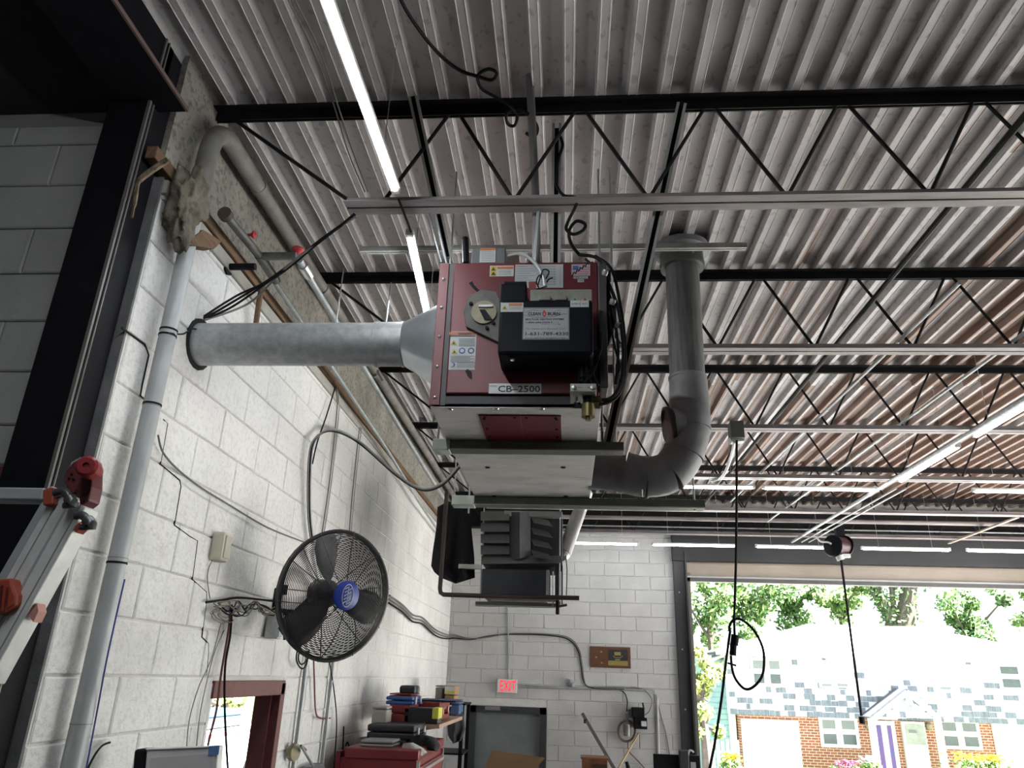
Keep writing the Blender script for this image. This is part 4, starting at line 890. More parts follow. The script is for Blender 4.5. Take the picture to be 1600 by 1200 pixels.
t = empty('vent_pipe', v0, 'bright galvanised vent pipe beside the louvred heater', 'pipe'); MB().tube([v0, v1], .062, 18).build('pipe', mat('shiny_vent', (.55, .56, .56), .35, .7), t); MB().tube([PY(879, 872, 6.5), v0], [.03, .06], 14).build('tip', galv, t)
o = MB().tube([PY(884, 868, 6.3), PY(886, 890, 6.3), PY(885, 930, 6.3)], .004, 6).build('wire', rubber); tag(o, 'black wire hanging under the bright vent pipe', 'wire')
# black coat
ol = [(684, 786), (700, 783), (716, 786), (735, 793), (737, 830), (741, 868), (742, 903), (726, 908), (712, 912), (700, 909), (690, 904), (673, 889), (676, 862), (682, 822)]
def cloth(name, outline, Y, m, label, cat, thick=.1, amp=.03, seed=1, freq=9):
    """hanging cloth: the outline filled as a folded front and back"""
    r2 = random.Random(seed); ys = [p[1] for p in outline]; ymin, ymax = min(ys), max(ys); rows, cols = 14, 16; vs = []
    def span(y):
        xs = []
        for (x0, y0), (x1, y1) in zip(outline, outline[1:]+outline[:1]):
            if (y0-y)*(y1-y) <= 0 and y0 != y1: xs.append(x0+(x1-x0)*(y-y0)/(y1-y0))
        return min(xs), max(xs)
    for side in (-1, 1):
        for i in range(rows+1):
            y = ymin+.01+(ymax-ymin-.02)*i/rows; xa, xb = span(y)
            for j in range(cols+1):
                u = j/cols; x = xa+(xb-xa)*u; e = math.sqrt(max(0, 1-(2*u-1)**2))
                d = thick/2*e + amp*e*math.sin(freq*u+1.3*i/rows*2+seed)*(.3+.7*i/rows)
                vs.append(PY(x, y, Y+side*d))
    n = (rows+1)*(cols+1); fs = []
    for s_ in (0, n):
        for i in range(rows):
            for j in range(cols): k = s_+i*(cols+1)+j; fs.append((k, k+1, k+cols+2, k+cols+1))
    for i in range(rows):
        for j in (0, cols): k = i*(cols+1)+j; fs.append((k, k+cols+1, n+k+cols+1, n+k))
    for j in range(cols):
        for i in (0, rows): k = i*(cols+1)+j; fs.append((k, k+1, n+k+1, n+k))
    o = MB().add(vs, fs).build(name, m); return tag(o, label, cat)
blackcloth = mat('black_cloth', (.008, .008, .011), .9, var=.2, scale=20)
coat_ = cloth('black_coat', ol, 6.25, blackcloth, 'black cloth hanging left of the louvred heater', 'cloth', .12, .04, 2, 14)
hk = PY(710, 784, 6.25); MB().tube([hk-Vector((0, 0, .03)), hk+Vector((0, -.02, .05)), (hk.x, 6.165, ZB+.02)], .006, 6).build('hook', galv_dull, coat_)

# ================================================================ end wall
def B(x, y, off=.0): return PY(x, y, YB-off)
# exit sign
t = empty('exit_sign', B(792, 1083, .04), 'lit white exit sign with red letters on the end wall', 'sign')
a, b = B(776.5, 1082.5, .08), B(808, 1061.5, .08)
MB().box(a.x, b.x, YB-.08, YB-.005, a.z, b.z).build('housing', plain('exit_white', (.7, .66, .66), .5), t, smooth=False, bev=.008)
red_lit = mat('lit_red', (.8, .02, .02), .5, emit=((1, .03, .04), .9))
text_obj('lettering', 'EXIT', .2, B(780.2, 1079.2, .0825), U3, V3, red_lit, t, .0012, squeeze=B(805, 1070, .08).x-B(780.2, 1070, .08).x)
MB().cyl(B(795, 1062, .02), B(793.5, 930, .02), .011, seg=8).build('conduit', MATS['dull_galvanised_pipe'], t)
# man door
t = bpy.data.objects.new('door_1', None); C.objects.link(t); place(t, ((MANDOOR[0]+MANDOOR[1])/2, YB, 0)); struct(t, 'dark grey steel door in the end wall below the exit sign')
dk = mat('dark_door_frame', (.045, .05, .055), .5, .2); dl = mat('grey_door', (.2, .215, .23), .5, .2, var=.08)
dx0, dx1, dz_ = MANDOOR[0], MANDOOR[1], MANDOOR[3]
MB().box(dx0, dx0+.09, YB-.02, YB+.12, 0, dz_).build('frame_jamb', dk, t, smooth=False); MB().box(dx1-.09, dx1, YB-.02, YB+.12, 0, dz_).build('frame_jamb', dk, t, smooth=False); MB().box(dx0, dx1, YB-.02, YB+.12, dz_-.09, dz_+.0).build('frame_head', dk, t, smooth=False)
MB().box(dx0+.09, dx1-.09, YB+.05, YB+.1, 0, dz_-.09).build('leaf', dl, t, smooth=False)
a, b = B(758, 1109, .0), B(782, 1104, .0); MB().box(a.x, b.x, YB-.05, YB-.02, a.z, b.z).build('closer', plain('closer_grey', (.2, .2, .2), .5), t, smooth=False); MB().tube([B(782, 1107, .04), B(826, 1113, .0)], .008, 6).build('closer_arm', dk, t)
# carton in front of the door
t = empty('cardboard_carton', PY(805, 1215, 9.6), 'open brown cardboard carton in front of the grey door', 'carton')
cb = mat('cardboard', (.32, .2, .105), .8, var=.1, scale=3)
a, b = PY(757, 1200, 9.6), PY(835, 1200, 9.6); MB().box(a.x, b.x, 9.6, 10.2, 0, PY(800, 1200, 9.6).z).build('box', cb, t, smooth=False)
MB().prism([PY(757, 1203, 9.6), PY(835, 1203, 9.6), PY(852, 1184, 9.5), PY(768, 1172, 9.5)], (0, .006, 0)).build('flap', cb, t, smooth=False)
# wires and conduit along the end wall
L0 = [W(608, 936, .03), W(628, 950, .03), W(645, 966, .03), W(660, 970, .03), W(676, 985, .03), W(688, 992, .04)]
wires('cable_run', [L0+[Vector((-1.70, 11.25, 2.965)), B(709, 994, .03), B(730, 998, .02), B(760, 996, .02), B(800, 990, .02), B(860, 991, .02), B(890, 997, .02), B(905, 1015, .02), B(910, 1040, .02), B(913, 1062, .02), B(920, 1073, .02), B(960, 1074, .02), B(1000, 1076, .02)], [p+Vector((0, 0, -.035)) for p in L0]+[Vector((-1.70, 11.25, 2.94)), B(710, 997, .03), B(735, 999, .02), B(770, 993, .02), B(810, 991, .02), B(860, 993, .02), B(888, 999, .02), B(903, 1016, .02), B(908, 1040, .02), B(912, 1064, .02), B(925, 1075, .02), B(975, 1077, .02)], [p+Vector((0, 0, .035)) for p in L0]+[Vector((-1.70, 11.25, 2.99)), B(711, 992, .03), B(740, 998, .02), B(790, 990, .02)]], .009, [wire_grey, rubber, wire_grey], 'cables swagging from the fan round the corner past the exit sign', n=5)
t = wires('cable_run', [[B(808, 1070, .02), B(855, 1073, .02), B(930, 1075, .02), B(1010, 1077, .02), B(1022, 1083, .02), B(1028, 1098, .02)], [B(960, 1075, .02), B(975, 1082, .02), B(980, 1095, .03), B(979, 1112, .04)], [B(985, 1074, .02), B(1005, 1077, .02), B(1018, 1092, .03), B(1015, 1110, .04), B(1008, 1117, .05)], [B(1025, 1085, .02), B(1033, 1120, .02), B(1040, 1145, .02), B(1046, 1180, .02), B(1050, 1230, .02)]], .007, [galv_dull, rubber, wire_grey, wire_grey], 'thin cables branching right of the exit sign to the work lamp')
o = MB().cyl(B(1027, 1092, .02), B(1030, 1230, .02), .018, seg=8).build('conduit', wire_white); tag(o, 'pale vertical conduit near the left door jamb', 'conduit')
o = MB().tube([B(810, 1073.5, .015), B(1010, 1079, .015)], .012, 8).build('conduit', galv_dull); tag(o, 'thin level conduit right of the exit sign', 'conduit')
# corner pipes
for i, (x0, x1, r, lab) in enumerate(((684.5, 673.5, .03, 'white corner pipe, wider one'), (678, 667.5, .018, 'white corner pipe, thinner one'))):
    a, b = PY(x0, 880, 11.3), PY(x1, 1100, 11.3); o = MB().cyl((b.x+.0, 11.3-.12*i, .6), (b.x+.0, 11.3-.12*i, 4.3), r, seg=12).build('corner_pipe', plain('painted_pipe', (.6, .6, .58), .5)); tag(o, lab, 'pipe')
o = MB().cyl(PY(668, 1100, 10.7), (PY(668, 1100, 10.7).x, 10.7, 3.1), .012, seg=8).build('cable_drop', rubber); tag(o, 'black cable dropping beside the white corner pipes', 'cable')
# plaque
t = empty('wall_plaque', B(953, 1043, .02), 'brown wooden award plaque with gold plates on the end wall', 'plaque')
a, b = B(922.5, 1042.5, .03), B(985, 1011.5, .03)
walnut = mat('walnut', (.13, .055, .025), .45, var=.2, scale=12, stretch=(1, 4, 6)); gold = plain('gold_plate', (.45, .36, .13), .35, .6)
MB().box(a.x, b.x, YB-.03, YB, a.z, b.z).build('board', walnut, t, smooth=False, bev=.006)
for (x0, y0, x1, y1, m, n) in ((950.5, 1015.5, 980.5, 1032, ink, 'black_plate'), (950.5, 1033, 981, 1039.5, gold, 'gold_plate'), (960, 1019, 970, 1024, gold, 'gold_emblem'), (961, 1030, 969, 1031.5, gold, 'gold_emblem')):
    k = .031 if n != 'gold_emblem' else .034; rect(lambda x, y: B(x, y, k), x0, y0, x1, y1, m, t, n, .002)
for (xa, ya, xb, yb) in ((958, 1025, 961, 1027.5), (961, 1027.5, 969, 1028), (969, 1028, 973, 1025)): MB().bar(B(xa, ya, .036), B(xb, yb, .036), .004, .01).build('gold_emblem', gold, t, smooth=False)
for x, y in ((939.5, 1018.5), (931.5, 1027), (940, 1035.5)): MB().lathe(B(x, y, .031), (0, -1, 0), [(.015, 0), (.013, .004), (0, .005)], 8).build('gold_stud', gold, t)
c = B(890, 1067, .0); o = MB().tube([c, c+Vector((.02, -.09, 0))], .05, 12); o.tube([c+Vector((.02, -.09, 0)), c+Vector((.06, -.12, -.02))], [.05, .035], 12); o = o.build('vent_stub', galv_dull); tag(o, 'stubby grey vent fitting right of the exit sign', 'vent')
# work lamp and drop light coil
t = empty('work_lamp', B(995, 1140, .1), 'black halogen work lamp on the end wall beside the coiled cord', 'lamp')
def bx(P, x0, y0, x1, y1, Y0, Y1, m, n, par, bev=.006):
    a, b = PY(x0, y1, Y0), PY(x1, y0, Y0); return MB().box(a.x, b.x, Y0, Y1, a.z, b.z).build(n, m, par, smooth=False, bev=bev)
bx(0, 988, 1106, 1007, 1121, YB-.22, YB-.02, rubber, 'head', t, .012); bx(0, 992, 1122, 1011, 1139, YB-.2, YB-.0, rubber, 'bracket', t); bx(0, 1002, 1127, 1010, 1135, YB-.23, YB-.2, wht, 'label_plate', t)
MB().bar(B(1004, 1098, .15), B(1006, 1108, .15), .02, .02).build('handle', rubber, t, smooth=False); MB().prism([B(981, 1109, .12), B(988, 1107, .12), B(988, 1122, .12), B(983, 1121, .12)], (0, .1, 0)).build('shield', plain('lamp_shield', (.12, .12, .125), .4), t, smooth=False)
t = empty('drop_light', B(980, 1158, .1), 'coiled brown drop light cord hanging on the end wall', 'drop light')
for k in range(4): MB().tube([B(979+(12.5+k*.5)*math.cos(a), 1142+(15.5+k*.6)*math.sin(a), .06+.012*k) for a in [2*math.pi*q/26 for q in range(26)]], .009, 6, closed=True).build('coil', mat('brown_cord', (.16, .1, .07), .6), t)
MB().cyl(B(979, 1115, .1), B(980, 1131, .1), .016, seg=10).build('neck', wire_grey, t); MB().cyl(B(980, 1131, .12), B(980, 1150, .12), .048, seg=14).build('lamp_cage', plain('lamp_grey', (.2, .2, .2), .4, .3), t)
MB().tube(spline([B(981, 1157, .06), B(982, 1172, .05), B(990, 1182, .05), B(1005, 1198, .05), B(1015, 1215, .05)], 5), .008, 6).build('tail', MATS['brown_cord'], t)
t = empty('steel_pole', PY(965, 1225, 11.2), 'grey square steel pole leaning against the end wall', 'pole')
MB().bar((B(910, 1115, .08)), PY(985, 1245, 11.0), .045, .045, up=(0, -1, 0)).build('tube', mat('grey_pole', (.13, .125, .115), .5, .3), t, smooth=False, bev=.004); MB().bar(B(912, 1127, .12), B(917, 1127, .12), .06, .05).build('foot_block', rubber, t, smooth=False)
o = MB().bar(B(998, 1146, .06), PY(958, 1215, 11.2), .02, .02).build('wooden_stick', mat('pine', (.5, .38, .2), .7)); tag(o, 'thin pale wooden stick leaning across the end wall', 'stick')
t = empty('wooden_cabinet', (PY(930, 1200, 10.4).x, 10.5, 0), 'orange brown wooden cabinet top at the picture bottom', 'cabinet')
a, b = PY(910, 1186, 10.4), PY(949, 1186, 10.4); orw = mat('orange_wood', (.24, .1, .04), .6, var=.2, scale=10)
MB().box(a.x, b.x, 10.4, 10.75, 0, a.z).build('body', orw, t, smooth=False, bev=.004); MB().box(a.x-.02, b.x+.02, 10.38, 10.75, a.z, a.z+.02).build('top', orw, t, smooth=False); c = PY(926, 1198, 10.39); MB().box(c.x, c.x+.17, 10.385, 10.4, c.z-.3, c.z+.03).build('drawer_front', plain('dark_panel', (.06, .03, .02), .5), t, smooth=False)
t = empty('black_monitor', (PY(1055, 1200, 10.0).x, 10.05, 0), 'black monitor on a stand at the foot of the left door jamb', 'monitor')
a, b = PY(1021, 1178, 10.0), PY(1093, 1179, 10.0); sc_ = MB().box(a.x, b.x, 10.0, 10.05, a.z-.45, a.z).build('screen', rubber, t, smooth=False, bev=.006); mx = (a.x+b.x)/2
MB().box(mx-.03, mx+.03, 10.02, 10.06, .02, a.z-.3).build('stand', rubber, t, smooth=False); MB().box(mx-.3, mx+.3, 9.85, 10.25, 0, .03).build('base', rubber, t, smooth=False)
c0_, c1_ = PY(1061, 1196, 9.99), PY(1075, 1172, 9.99); MB().box(c0_.x, c1_.x, 9.93, 10.0, c0_.z-.03, c1_.z).build('speaker', plain('speaker_grey', (.03, .03, .035), .5), t, smooth=False, bev=.01)
MB().tube(spline([PY(1075, 1200, 9.97), PY(1075, 1178, 9.97), PY(1079, 1172.5, 9.97), PY(1084, 1176, 9.97)], 5), .012, 6).build('cable', wire_white, t)
a = PY(1079, 1194, 9.999); b = PY(1087, 1191, 9.999); MB().box(a.x, b.x, 9.996, 9.9995, a.z-.06, b.z).build('label_plate', inkl, t, smooth=False)
o = MB().tube([PY(979, 1190, 11.0), PY(981, 1198, 11.0), PY(982, 1215, 11.0)], [.02, .028, .028], 10).build('black_handle', rubber); tag(o, 'black handle poking up right of the wooden cabinet', 'tool')  # a black handle only, with nothing built below it

# ---- big door opening: jamb, header, raised door
t = bpy.data.objects.new('trim_2', None); C.objects.link(t); place(t, (1.7, YB, 0)); struct(t, 'dark steel jamb at the left of the big door')
ja = B(1052, 900, .1).x; jb_ = B(1069, 900, .1).x
MB().box(1.61, 1.79, YB-.06, YB+.02, 0, 4.33).build('channel', mat('jamb_dark', (.035, .036, .04), .5, .2), t, smooth=False, bev=.004)
MB().box(1.775, 1.80, YB-.12, YB-.0, 0, 4.3).build('track', plain('track_edge', (.02, .02, .022), .5), t, smooth=False)
MB().box(1.78, 1.86, YB+.0, YB+.3, 0, 4.0).build('reveal', mat('jamb_brown', (.14, .13, .115), .6, .1), t, smooth=False)
for z in (2.1, 2.9, 3.7, 4.25): MB().lathe((1.68, YB-.06, z), (0, -1, 0), [(.012, 0), (.01, .008), (0, .01)], 8).build('bolt', chrome, t)
zh0, zh1 = B(1200, 880).z, B(1200, 858).z
o = MB().box(1.60, XR, YB-.10, YB+.2, zh0, 4.62).build('trim_3', mat('grey_header', (.02, .02, .022), .6, .1, var=.08), smooth=False); struct(o, 'dark grey header plate above the big door')
t = empty('overhead_door', (5, YB+.1, 3.86), 'tan bottom panel of the raised overhead door', 'door')
MB().box(1.79, BIG[1], YB+.05, YB+.1, B(1200, 904).z, zh0+.05).build('panel', mat('tan_panel', (.33, .275, .225), .6, var=.08, scale=2), t, smooth=False)
MB().box(1.79, BIG[1], YB+.0, YB+.11, B(1200, 911).z, B(1200, 904).z).build('bottom_rail', mat('rail_grey', (.1, .095, .095), .5, .2), t, smooth=False); MB().box(1.79, BIG[1], YB-.004, YB+.0, B(1200, 905).z, B(1200, 902.5).z).build('rail_lip', inkl, t, smooth=False)
# shaft and pipes along the end wall
for (ya, yb, Y, r, m, lab) in ((812, 815.5, 10.6, .03, chordpaint, 'pale level pipe in front of the end wall, upper one'), (824, 830, 11.1, .012, galv_dull, 'thin level conduit over the tube lamps, upper one'), (832, 837.5, 11.1, .012, galv_dull, 'thin level conduit over the tube lamps, lower one')):
    a, b = PY(880, ya, Y), PY(1620, yb, Y); z = (a.z+b.z)/2
    o = MB().cyl((-.6, Y, z), (XR-.02, Y, z), r, seg=10).build('level_pipe', m); tag(o, lab, 'pipe')

# ---- overhead conduits along the bays
def runpipe(x, y0, y1, z, r, m, lab, x2=None):
    o = MB().cyl((x, y0, z), (x if x2 is None else x2, y1, z), r, seg=8).build('roof_conduit', m); tag(o, lab, 'conduit')
zz = ZB+.07
runpipe(1.86, 2.3, 9.7, zz+.09, .016, darkpaint, 'dark pipe lying across the joists right of the flue', 1.80)
runpipe(2.16, 3.75, 9.2, zz, .012, galv, 'bright conduit lying across the joists, nearest the dark pipe', 2.02)
runpipe(2.86, 3.9, 10.4, zz, .012, galv, 'bright conduit lying across the joists, second from the dark pipe', 2.76)
runpipe(3.28, 4.2, 11.2, ZB-.06, .02, galv, 'long bright rail running beside the sloping tube lamps', 3.30)
runpipe(3.46, 7.9, 11.2, ZB-.06, .010, galv, 'thin bright rail next to the long rail by the cross row', 3.44)
runpipe(3.56, 7.9, 11.2, ZB-.06, .010, galv, 'thinner outer rail next to the long rail by the cross row', 3.54)
a = PY(1535, 815, 10.9); b = PY(1565, 820, 10.9)
o = MB().bar(PY(1482, 849, 11.3), PY(1590, 808, 10.0), .05, .02).build('tan_brace', MATS['tan_panel']); tag(o, 'tan angled brace near the ceiling at the right', 'brace')

# ---- hanging cords
def drop(x, y): return PY(x, y, 6.05)
t = empty('cord_drop', drop(1147, 1030), 'black drop cord with a connector looped in front of the big door', 'cord')
c = drop(1151, 679); cz = c.z
MB().box(c.x-.055, c.x+.055, 6.0, 6.12, cz-.04, ZB+.03).build('ceiling_box', plain('box_dark', (.1, .11, .1), .5), t, smooth=False, bev=.004)
MB().prism([drop(1140, 684), drop(1164, 682), drop(1163, 689), drop(1144, 690)], (0, .08, 0)).build('box_cover', whitepl, t, smooth=False)
MB().tube(spline([drop(1151, 688), drop(1151, 780), drop(1150, 870), drop(1148, 940), drop(1147, 966), drop(1148, 995)], 6), .010, 8).build('cord', rubber, t)
MB().tube(spline([drop(1141, 985), drop(1137.5, 1010), drop(1133, 1045), drop(1127, 1095), drop(1117, 1160), drop(1106, 1215)], 6), .010, 8).build('cord_tail', rubber, t)
MB().tube(spline([drop(1141, 988), drop(1140, 978), drop(1147, 968), drop(1160, 969), drop(1178, 985), drop(1191, 1010), drop(1194, 1035), drop(1190, 1058), drop(1176, 1074), drop(1163, 1076), drop(1150, 1062), drop(1144, 1045), drop(1142, 1024)], 6), .010, 8).build('loop', rubber, t)
MB().cyl(drop(1149, 992), drop(1147, 1008), .03, seg=12).build('socket', rubber, t); MB().cyl(drop(1146, 1006), drop(1145, 1024), .026, seg=12).build('plug', rubber, t); MB().bar(drop(1137, 1036), drop(1150, 1040), .02, .012).build('tie', rubber, t)
o = MB().tube(spline([drop(1148, 690), PZ(1142, 715, ZB-.02), PZ(1133, 738, ZB-.02), PZ(1124, 748, ZB-.01), PZ(1112, 751, ZB)], 6), .016, 8).build('bent_conduit', plain('white_conduit', (.62, .62, .6), .45)); tag(o, 'white bent conduit from the cord box to the cross row', 'conduit')
RYY = 10.35
def rl(x, y, d=0): return PY(x, y, RYY-d)
t = empty('cord_reel', rl(1313, 880), 'black and maroon cord reel hanging over the big door', 'reel')
MB().lathe(rl(1301, 853, .06), (-.8, -.55, 0), [(0, -.02), (.13, -.02), (.15, 0), (.13, .02), (.03, .03), (0, .03)], 26).build('side_disc', blk_en, t); MB().lathe(rl(1310, 852), (-.8, -.55, 0), [(.12, -.12), (.12, .08), (0, .08)], 22).build('drum', mat('maroon', (.06, .02, .03), .4), t)
MB().lathe(rl(1319, 853, -.06), (.8, .55, 0), [(0, -.0), (.14, 0), (.14, .02), (0, .03)], 26).build('side_disc', blk_en, t)
MB().box(rl(1305, 830).x, rl(1318, 830).x, RYY-.04, RYY+.04, rl(1310, 838).z, ZB+.04).build('bracket', blacksteel, t, smooth=False)
MB().cyl(rl(1311, 868), rl(1314, 875), .05, seg=12).build('cord_guide', whitepl, t); MB().bar(rl(1316, 868.5), rl(1328, 868.5), .05, .05).build('guide_arm', whitepl, t, smooth=False)
c = rl(1314, 874); MB().cyl(c, (c.x, RYY, PY(1351, 1118, RYY).z), .016, seg=8).build('cord', rubber, t); MB().cyl((c.x, RYY, PY(1351, 1120, RYY).z), (c.x, RYY, PY(1353, 1131, RYY).z), .035, seg=10).build('plug', rubber, t)
for pts, lab in (([(1275, 838), (1282, 846), (1293, 847)], 'pale cable looping into the cord reel'),):
    MB().tube(spline([rl(x, y, .1) for x, y in pts+[(1299, 850)]], 5), .012, 6).build('feed_cable', wire_white, t)
# cables over the near joist
wires('ceiling_cable', [[PZ(612, -30, 4.98), PZ(640, 25, 4.97), PZ(680, 78, 4.97), PZ(715, 108, 4.96), PZ(745, 119, 4.95), PZ(768, 125, 4.95), PZ(776, 114, 4.95), PZ(763, 108, 4.95), PZ(747, 118, 4.95), PZ(752, 138, 4.95), PZ(775, 152, 4.95), PZ(798, 166, 4.94), PZ(808, 180, 4.94), PZ(804, 196, 4.94), PZ(794, 194, 4.94), PZ(791, 180, 4.94), PZ(803, 170, 4.94), PZ(825, 178, 4.94), PZ(840, 200, 4.94), PZ(834, 214, 4.93), PZ(822, 208, 4.93)]], .008, rubber, 'black cable with two small coils crossing the near joist', n=5)
wires('ceiling_cable', [[PY(874, 210, 2.95), PY(879, 228, 2.95), PY(872, 250, 2.94), PY(869, 285, 2.93), PY(880, 305, 2.86), PY(902, 312, 2.86), PY(888, 345, 2.9), PY(885, 358, 2.9), PY(896, 366, 2.9), PY(911, 360, 2.9), PY(914, 350, 2.9), PY(900, 346, 2.9), PY(889, 362, 2.9), PY(893, 382, 2.92), PY(905, 398, 2.95)]], .008, rubber, 'black cable coiling once above the heater', n=5)
wires('ceiling_wire', [[PZ(440, -20, 5.0), PZ(490, 80, 5.0), PZ(520, 160, 4.99), PZ(545, 240, 4.9), PZ(570, 300, 4.8)], [PZ(450, -20, 5.0), PZ(500, 80, 5.0), PZ(528, 165, 4.98), PZ(556, 250, 4.88), PZ(575, 300, 4.8)]], .004, wire_grey, 'pair of thin wires running left of the near tube lamp')
o = MB().tube([PY(623, 312, 2.8), PY(636, 345, 2.95), PY(642, 362, 3.03)], .006, 6).build('link_cord', rubber); tag(o, 'short link cord between the two left tube lamps', 'cord')
# ================================================================ tool chest corner
def part_box(par, n, m, x0, y0, x1, y1, Y0, dp, bev=.006, z0=None):
    a, b = PY(x0, y1, Y0), PY(x1, y0, Y0); return MB().box(a.x, b.x, Y0, Y0+dp, a.z if z0 is None else z0, b.z).build(n, m, par, smooth=False, bev=bev)
chestred = mat('tool_red', (.2, .012, .018), .35, .1, var=.1); casered = mat('case_red', (.22, .018, .02), .45); caseblue = plain('case_blue', (.025, .09, .3), .45); caseblk = plain('case_black', (.012, .013, .016), .5); pinkish = plain('faded_pink', (.5, .24, .2), .6)
TY = 5.9
a, b = PY(533, 1172, TY), PY(652, 1172, TY); tz = PY(590, 1169, TY).z; ty1 = PX(690, 1176, b.x).y
t = empty('tool_chest', ((a.x+b.x)/2, (TY+ty1)/2, 0), 'tall red tool chest with drawers beside the left wall', 'tool chest')
MB().box(a.x, b.x, TY, ty1, 0, tz-.07).build('body', chestred, t, smooth=False, bev=.006)
lid = MB().box(a.x+.03, b.x+.015, TY-.015, ty1, tz-.07, tz).build('lid', chestred, t, smooth=False, bev=.012)
MB().box(a.x-.03, a.x, TY-.01, TY+.1, .1, tz-.03).build('side_handle', chestred, t, smooth=False)
for k in range(7):
    z = tz-.12-k*.2; dr = MB().box(b.x, b.x+.018, TY+.06, ty1-.06, z-.17, z).build('drawer', chestred, t, smooth=False, bev=.003); MB().box(b.x+.018, b.x+.04, TY+.1, ty1-.1, z-.035, z-.012).build('handle', chrome, dr, smooth=False)
for y in (TY+.02, ty1-.03): MB().box(b.x, b.x+.02, y-.015, y+.02, .1, tz-.08).build('corner_trim', chrome, t, smooth=False)
# things on and above the chest
def case(name, x0, y0, x1, y1, Y, dp, m, label, cat='case', lat=True, seam=.5, rest=None):
    a, b = PY(x0, y1, Y), PY(x1, y0, Y); z0 = a.z if rest is None else rest
    t = empty(name, ((a.x+b.x)/2, Y+dp/2, z0), label, cat)
    zm = z0+(b.z-z0)*seam
    MB().box(a.x, b.x, Y, Y+dp, z0, zm-.003).build('base', m, t, smooth=False, bev=.012); MB().box(a.x, b.x, Y, Y+dp, zm+.003, b.z).build('lid', m, t, smooth=False, bev=.012)
    if lat:
        for q in (.25, .75): MB().box(b.x, b.x+.012, Y+dp*q-.03, Y+dp*q+.03, zm-.03, zm+.03).build('latch', pinkish if m is casered else inkl, t, smooth=False)
        MB().tube([(b.x, Y+dp*.4, zm-.02), (b.x+.03, Y+dp*.4, zm-.02), (b.x+.03, Y+dp*.6, zm-.02), (b.x, Y+dp*.6, zm-.02)], .009, 6).build('handle', m, t)
    return t
case('black_case', 572, 1134, 648, 1157, 6.25, .55, caseblk, 'black tool case with silver latches on the tool chest', rest=tz+.03)
part = case('paper_tray', 562, 1158, 614, 1167, 5.98, .3, plain('tray_grey', (.3, .31, .31), .6), 'grey tray lying on the tool chest front edge', 'tray', False, rest=tz)
SH = PY(660, 1131, 6.75).z
t = empty('storage_shelf', (-1.45, 6.9, SH-.03), 'wooden wall shelf holding the red and blue cases', 'shelf'); xs1 = PY(697, 1131, 7.4).x
MB().box(-1.5, -1.05, 6.72, 8.2, SH-.03, SH).build('board', mat('shelf_board', (.4, .25, .18), .7, var=.1), t, smooth=False)
for y in (6.9, 7.9): MB().bar((XL, y, SH-.14), (-1.1, y, SH-.03), .03, .02).build('bracket', galv_dull, t, smooth=False)
case('red_case', 606, 1101, 641, 1130, 6.75, .45, casered, 'dark red tool case under the blue case on the shelf', rest=SH)
zr = PY(620, 1101, 6.75).z
case('blue_case', 602, 1089, 645, 1101.5, 6.75, .45, caseblue, 'blue tool case on top of the dark red case', rest=zr)
zb_ = PY(620, 1089, 6.75).z
case('red_lid_case', 608, 1084, 643, 1089, 6.78, .4, casered, 'thin red case lying on the blue case', lat=False, rest=zb_)
zq = PY(620, 1084, 6.78).z
t = empty('black_speaker', (PY(640, 1085, 6.82).x, 6.9, zq), 'small black speaker on top of the stacked cases', 'speaker'); a, b = PY(623, 1085, 6.82), PY(649, 1071.5, 6.82)
MB().box(a.x, b.x, 6.82, 7.07, zq, b.z).build('body', caseblk, t, smooth=False, bev=.02); MB().lathe((b.x, 6.94, (zq+b.z)/2), (1, 0, 0), [(.035, 0), (.03, .012), (0, .008)], 14).build('driver', inkg, t)
case('grey_carton', 579, 1104, 605, 1137, 6.5, .2, plain('carton_grey', (.38, .37, .33), .7), 'plain grey carton standing behind the black case', 'carton', False, .9, rest=tz+.02)
case('red_long_case', 652, 1097, 688, 1128, 7.15, .6, casered, 'long red case at the back of the shelf', rest=SH)
z7 = PY(670, 1097, 7.15).z
case('blue_tool_bag', 648, 1095, 712, 1099, 7.2, .5, plain('navy', (.03, .05, .12), .6), 'navy lid lying across the long red case', lat=False, rest=z7)
t = empty('yellow_drill', (-1.05, 6.75, SH), 'yellow and black drill case end on the shelf edge', 'tool'); a, b = PY(676, 1121, 6.75), PY(685, 1107, 6.75)
MB().box(a.x-.25, b.x, 6.75, 6.95, SH, b.z).build('body', caseblk, t, smooth=False, bev=.01); MB().box(b.x-.05, b.x+.005, 6.745, 6.955, SH+.04, b.z+.004).build('stripe', plain('hi_yellow', (.6, .6, .06), .5), t, smooth=False, bev=.006)
case('small_red_box', 650, 1118, 667, 1128.5, 6.76, .2, plain('bright_red', (.4, .05, .04), .5), 'small bright red box on the shelf front', 'box', False, .7, rest=SH)
cloth('black_jacket', [(640, 1150), (660, 1147), (680, 1152), (688, 1165), (684, 1174), (665, 1172), (645, 1166), (634, 1160)], 6.35, blackcloth, 'crumpled black jacket on the red tool chest', 'jacket', .3, .03, 5)
cloth('white_rag', [(630, 1161), (645, 1160), (660, 1168), (668, 1176), (660, 1181), (640, 1177), (627, 1170)], 6.05, mat('rag', (.5, .5, .48), .9), 'dirty white rag hanging over the tool chest edge', 'rag', .16, .02, 8)
cloth('dark_coat', [(702, 1104), (716, 1100), (724, 1115), (727, 1140), (720, 1158), (708, 1162), (700, 1150), (698, 1120)], 8.85, plain('charcoal_cloth', (.02, .022, .028), .9), 'dark coat hanging at the end of the shelf', 'coat', .25, .05, 3)
case('blue_bin', 704, 1099, 718, 1116, 8.6, .4, plain('bin_blue', (.05, .1, .22), .5), 'blue plastic bin behind the dark coat', 'bin', False, .85)
t = empty('back_shelf', (-1.45, 9.2, 0), 'tall dark shelf rack in the corner behind the coat', 'rack')
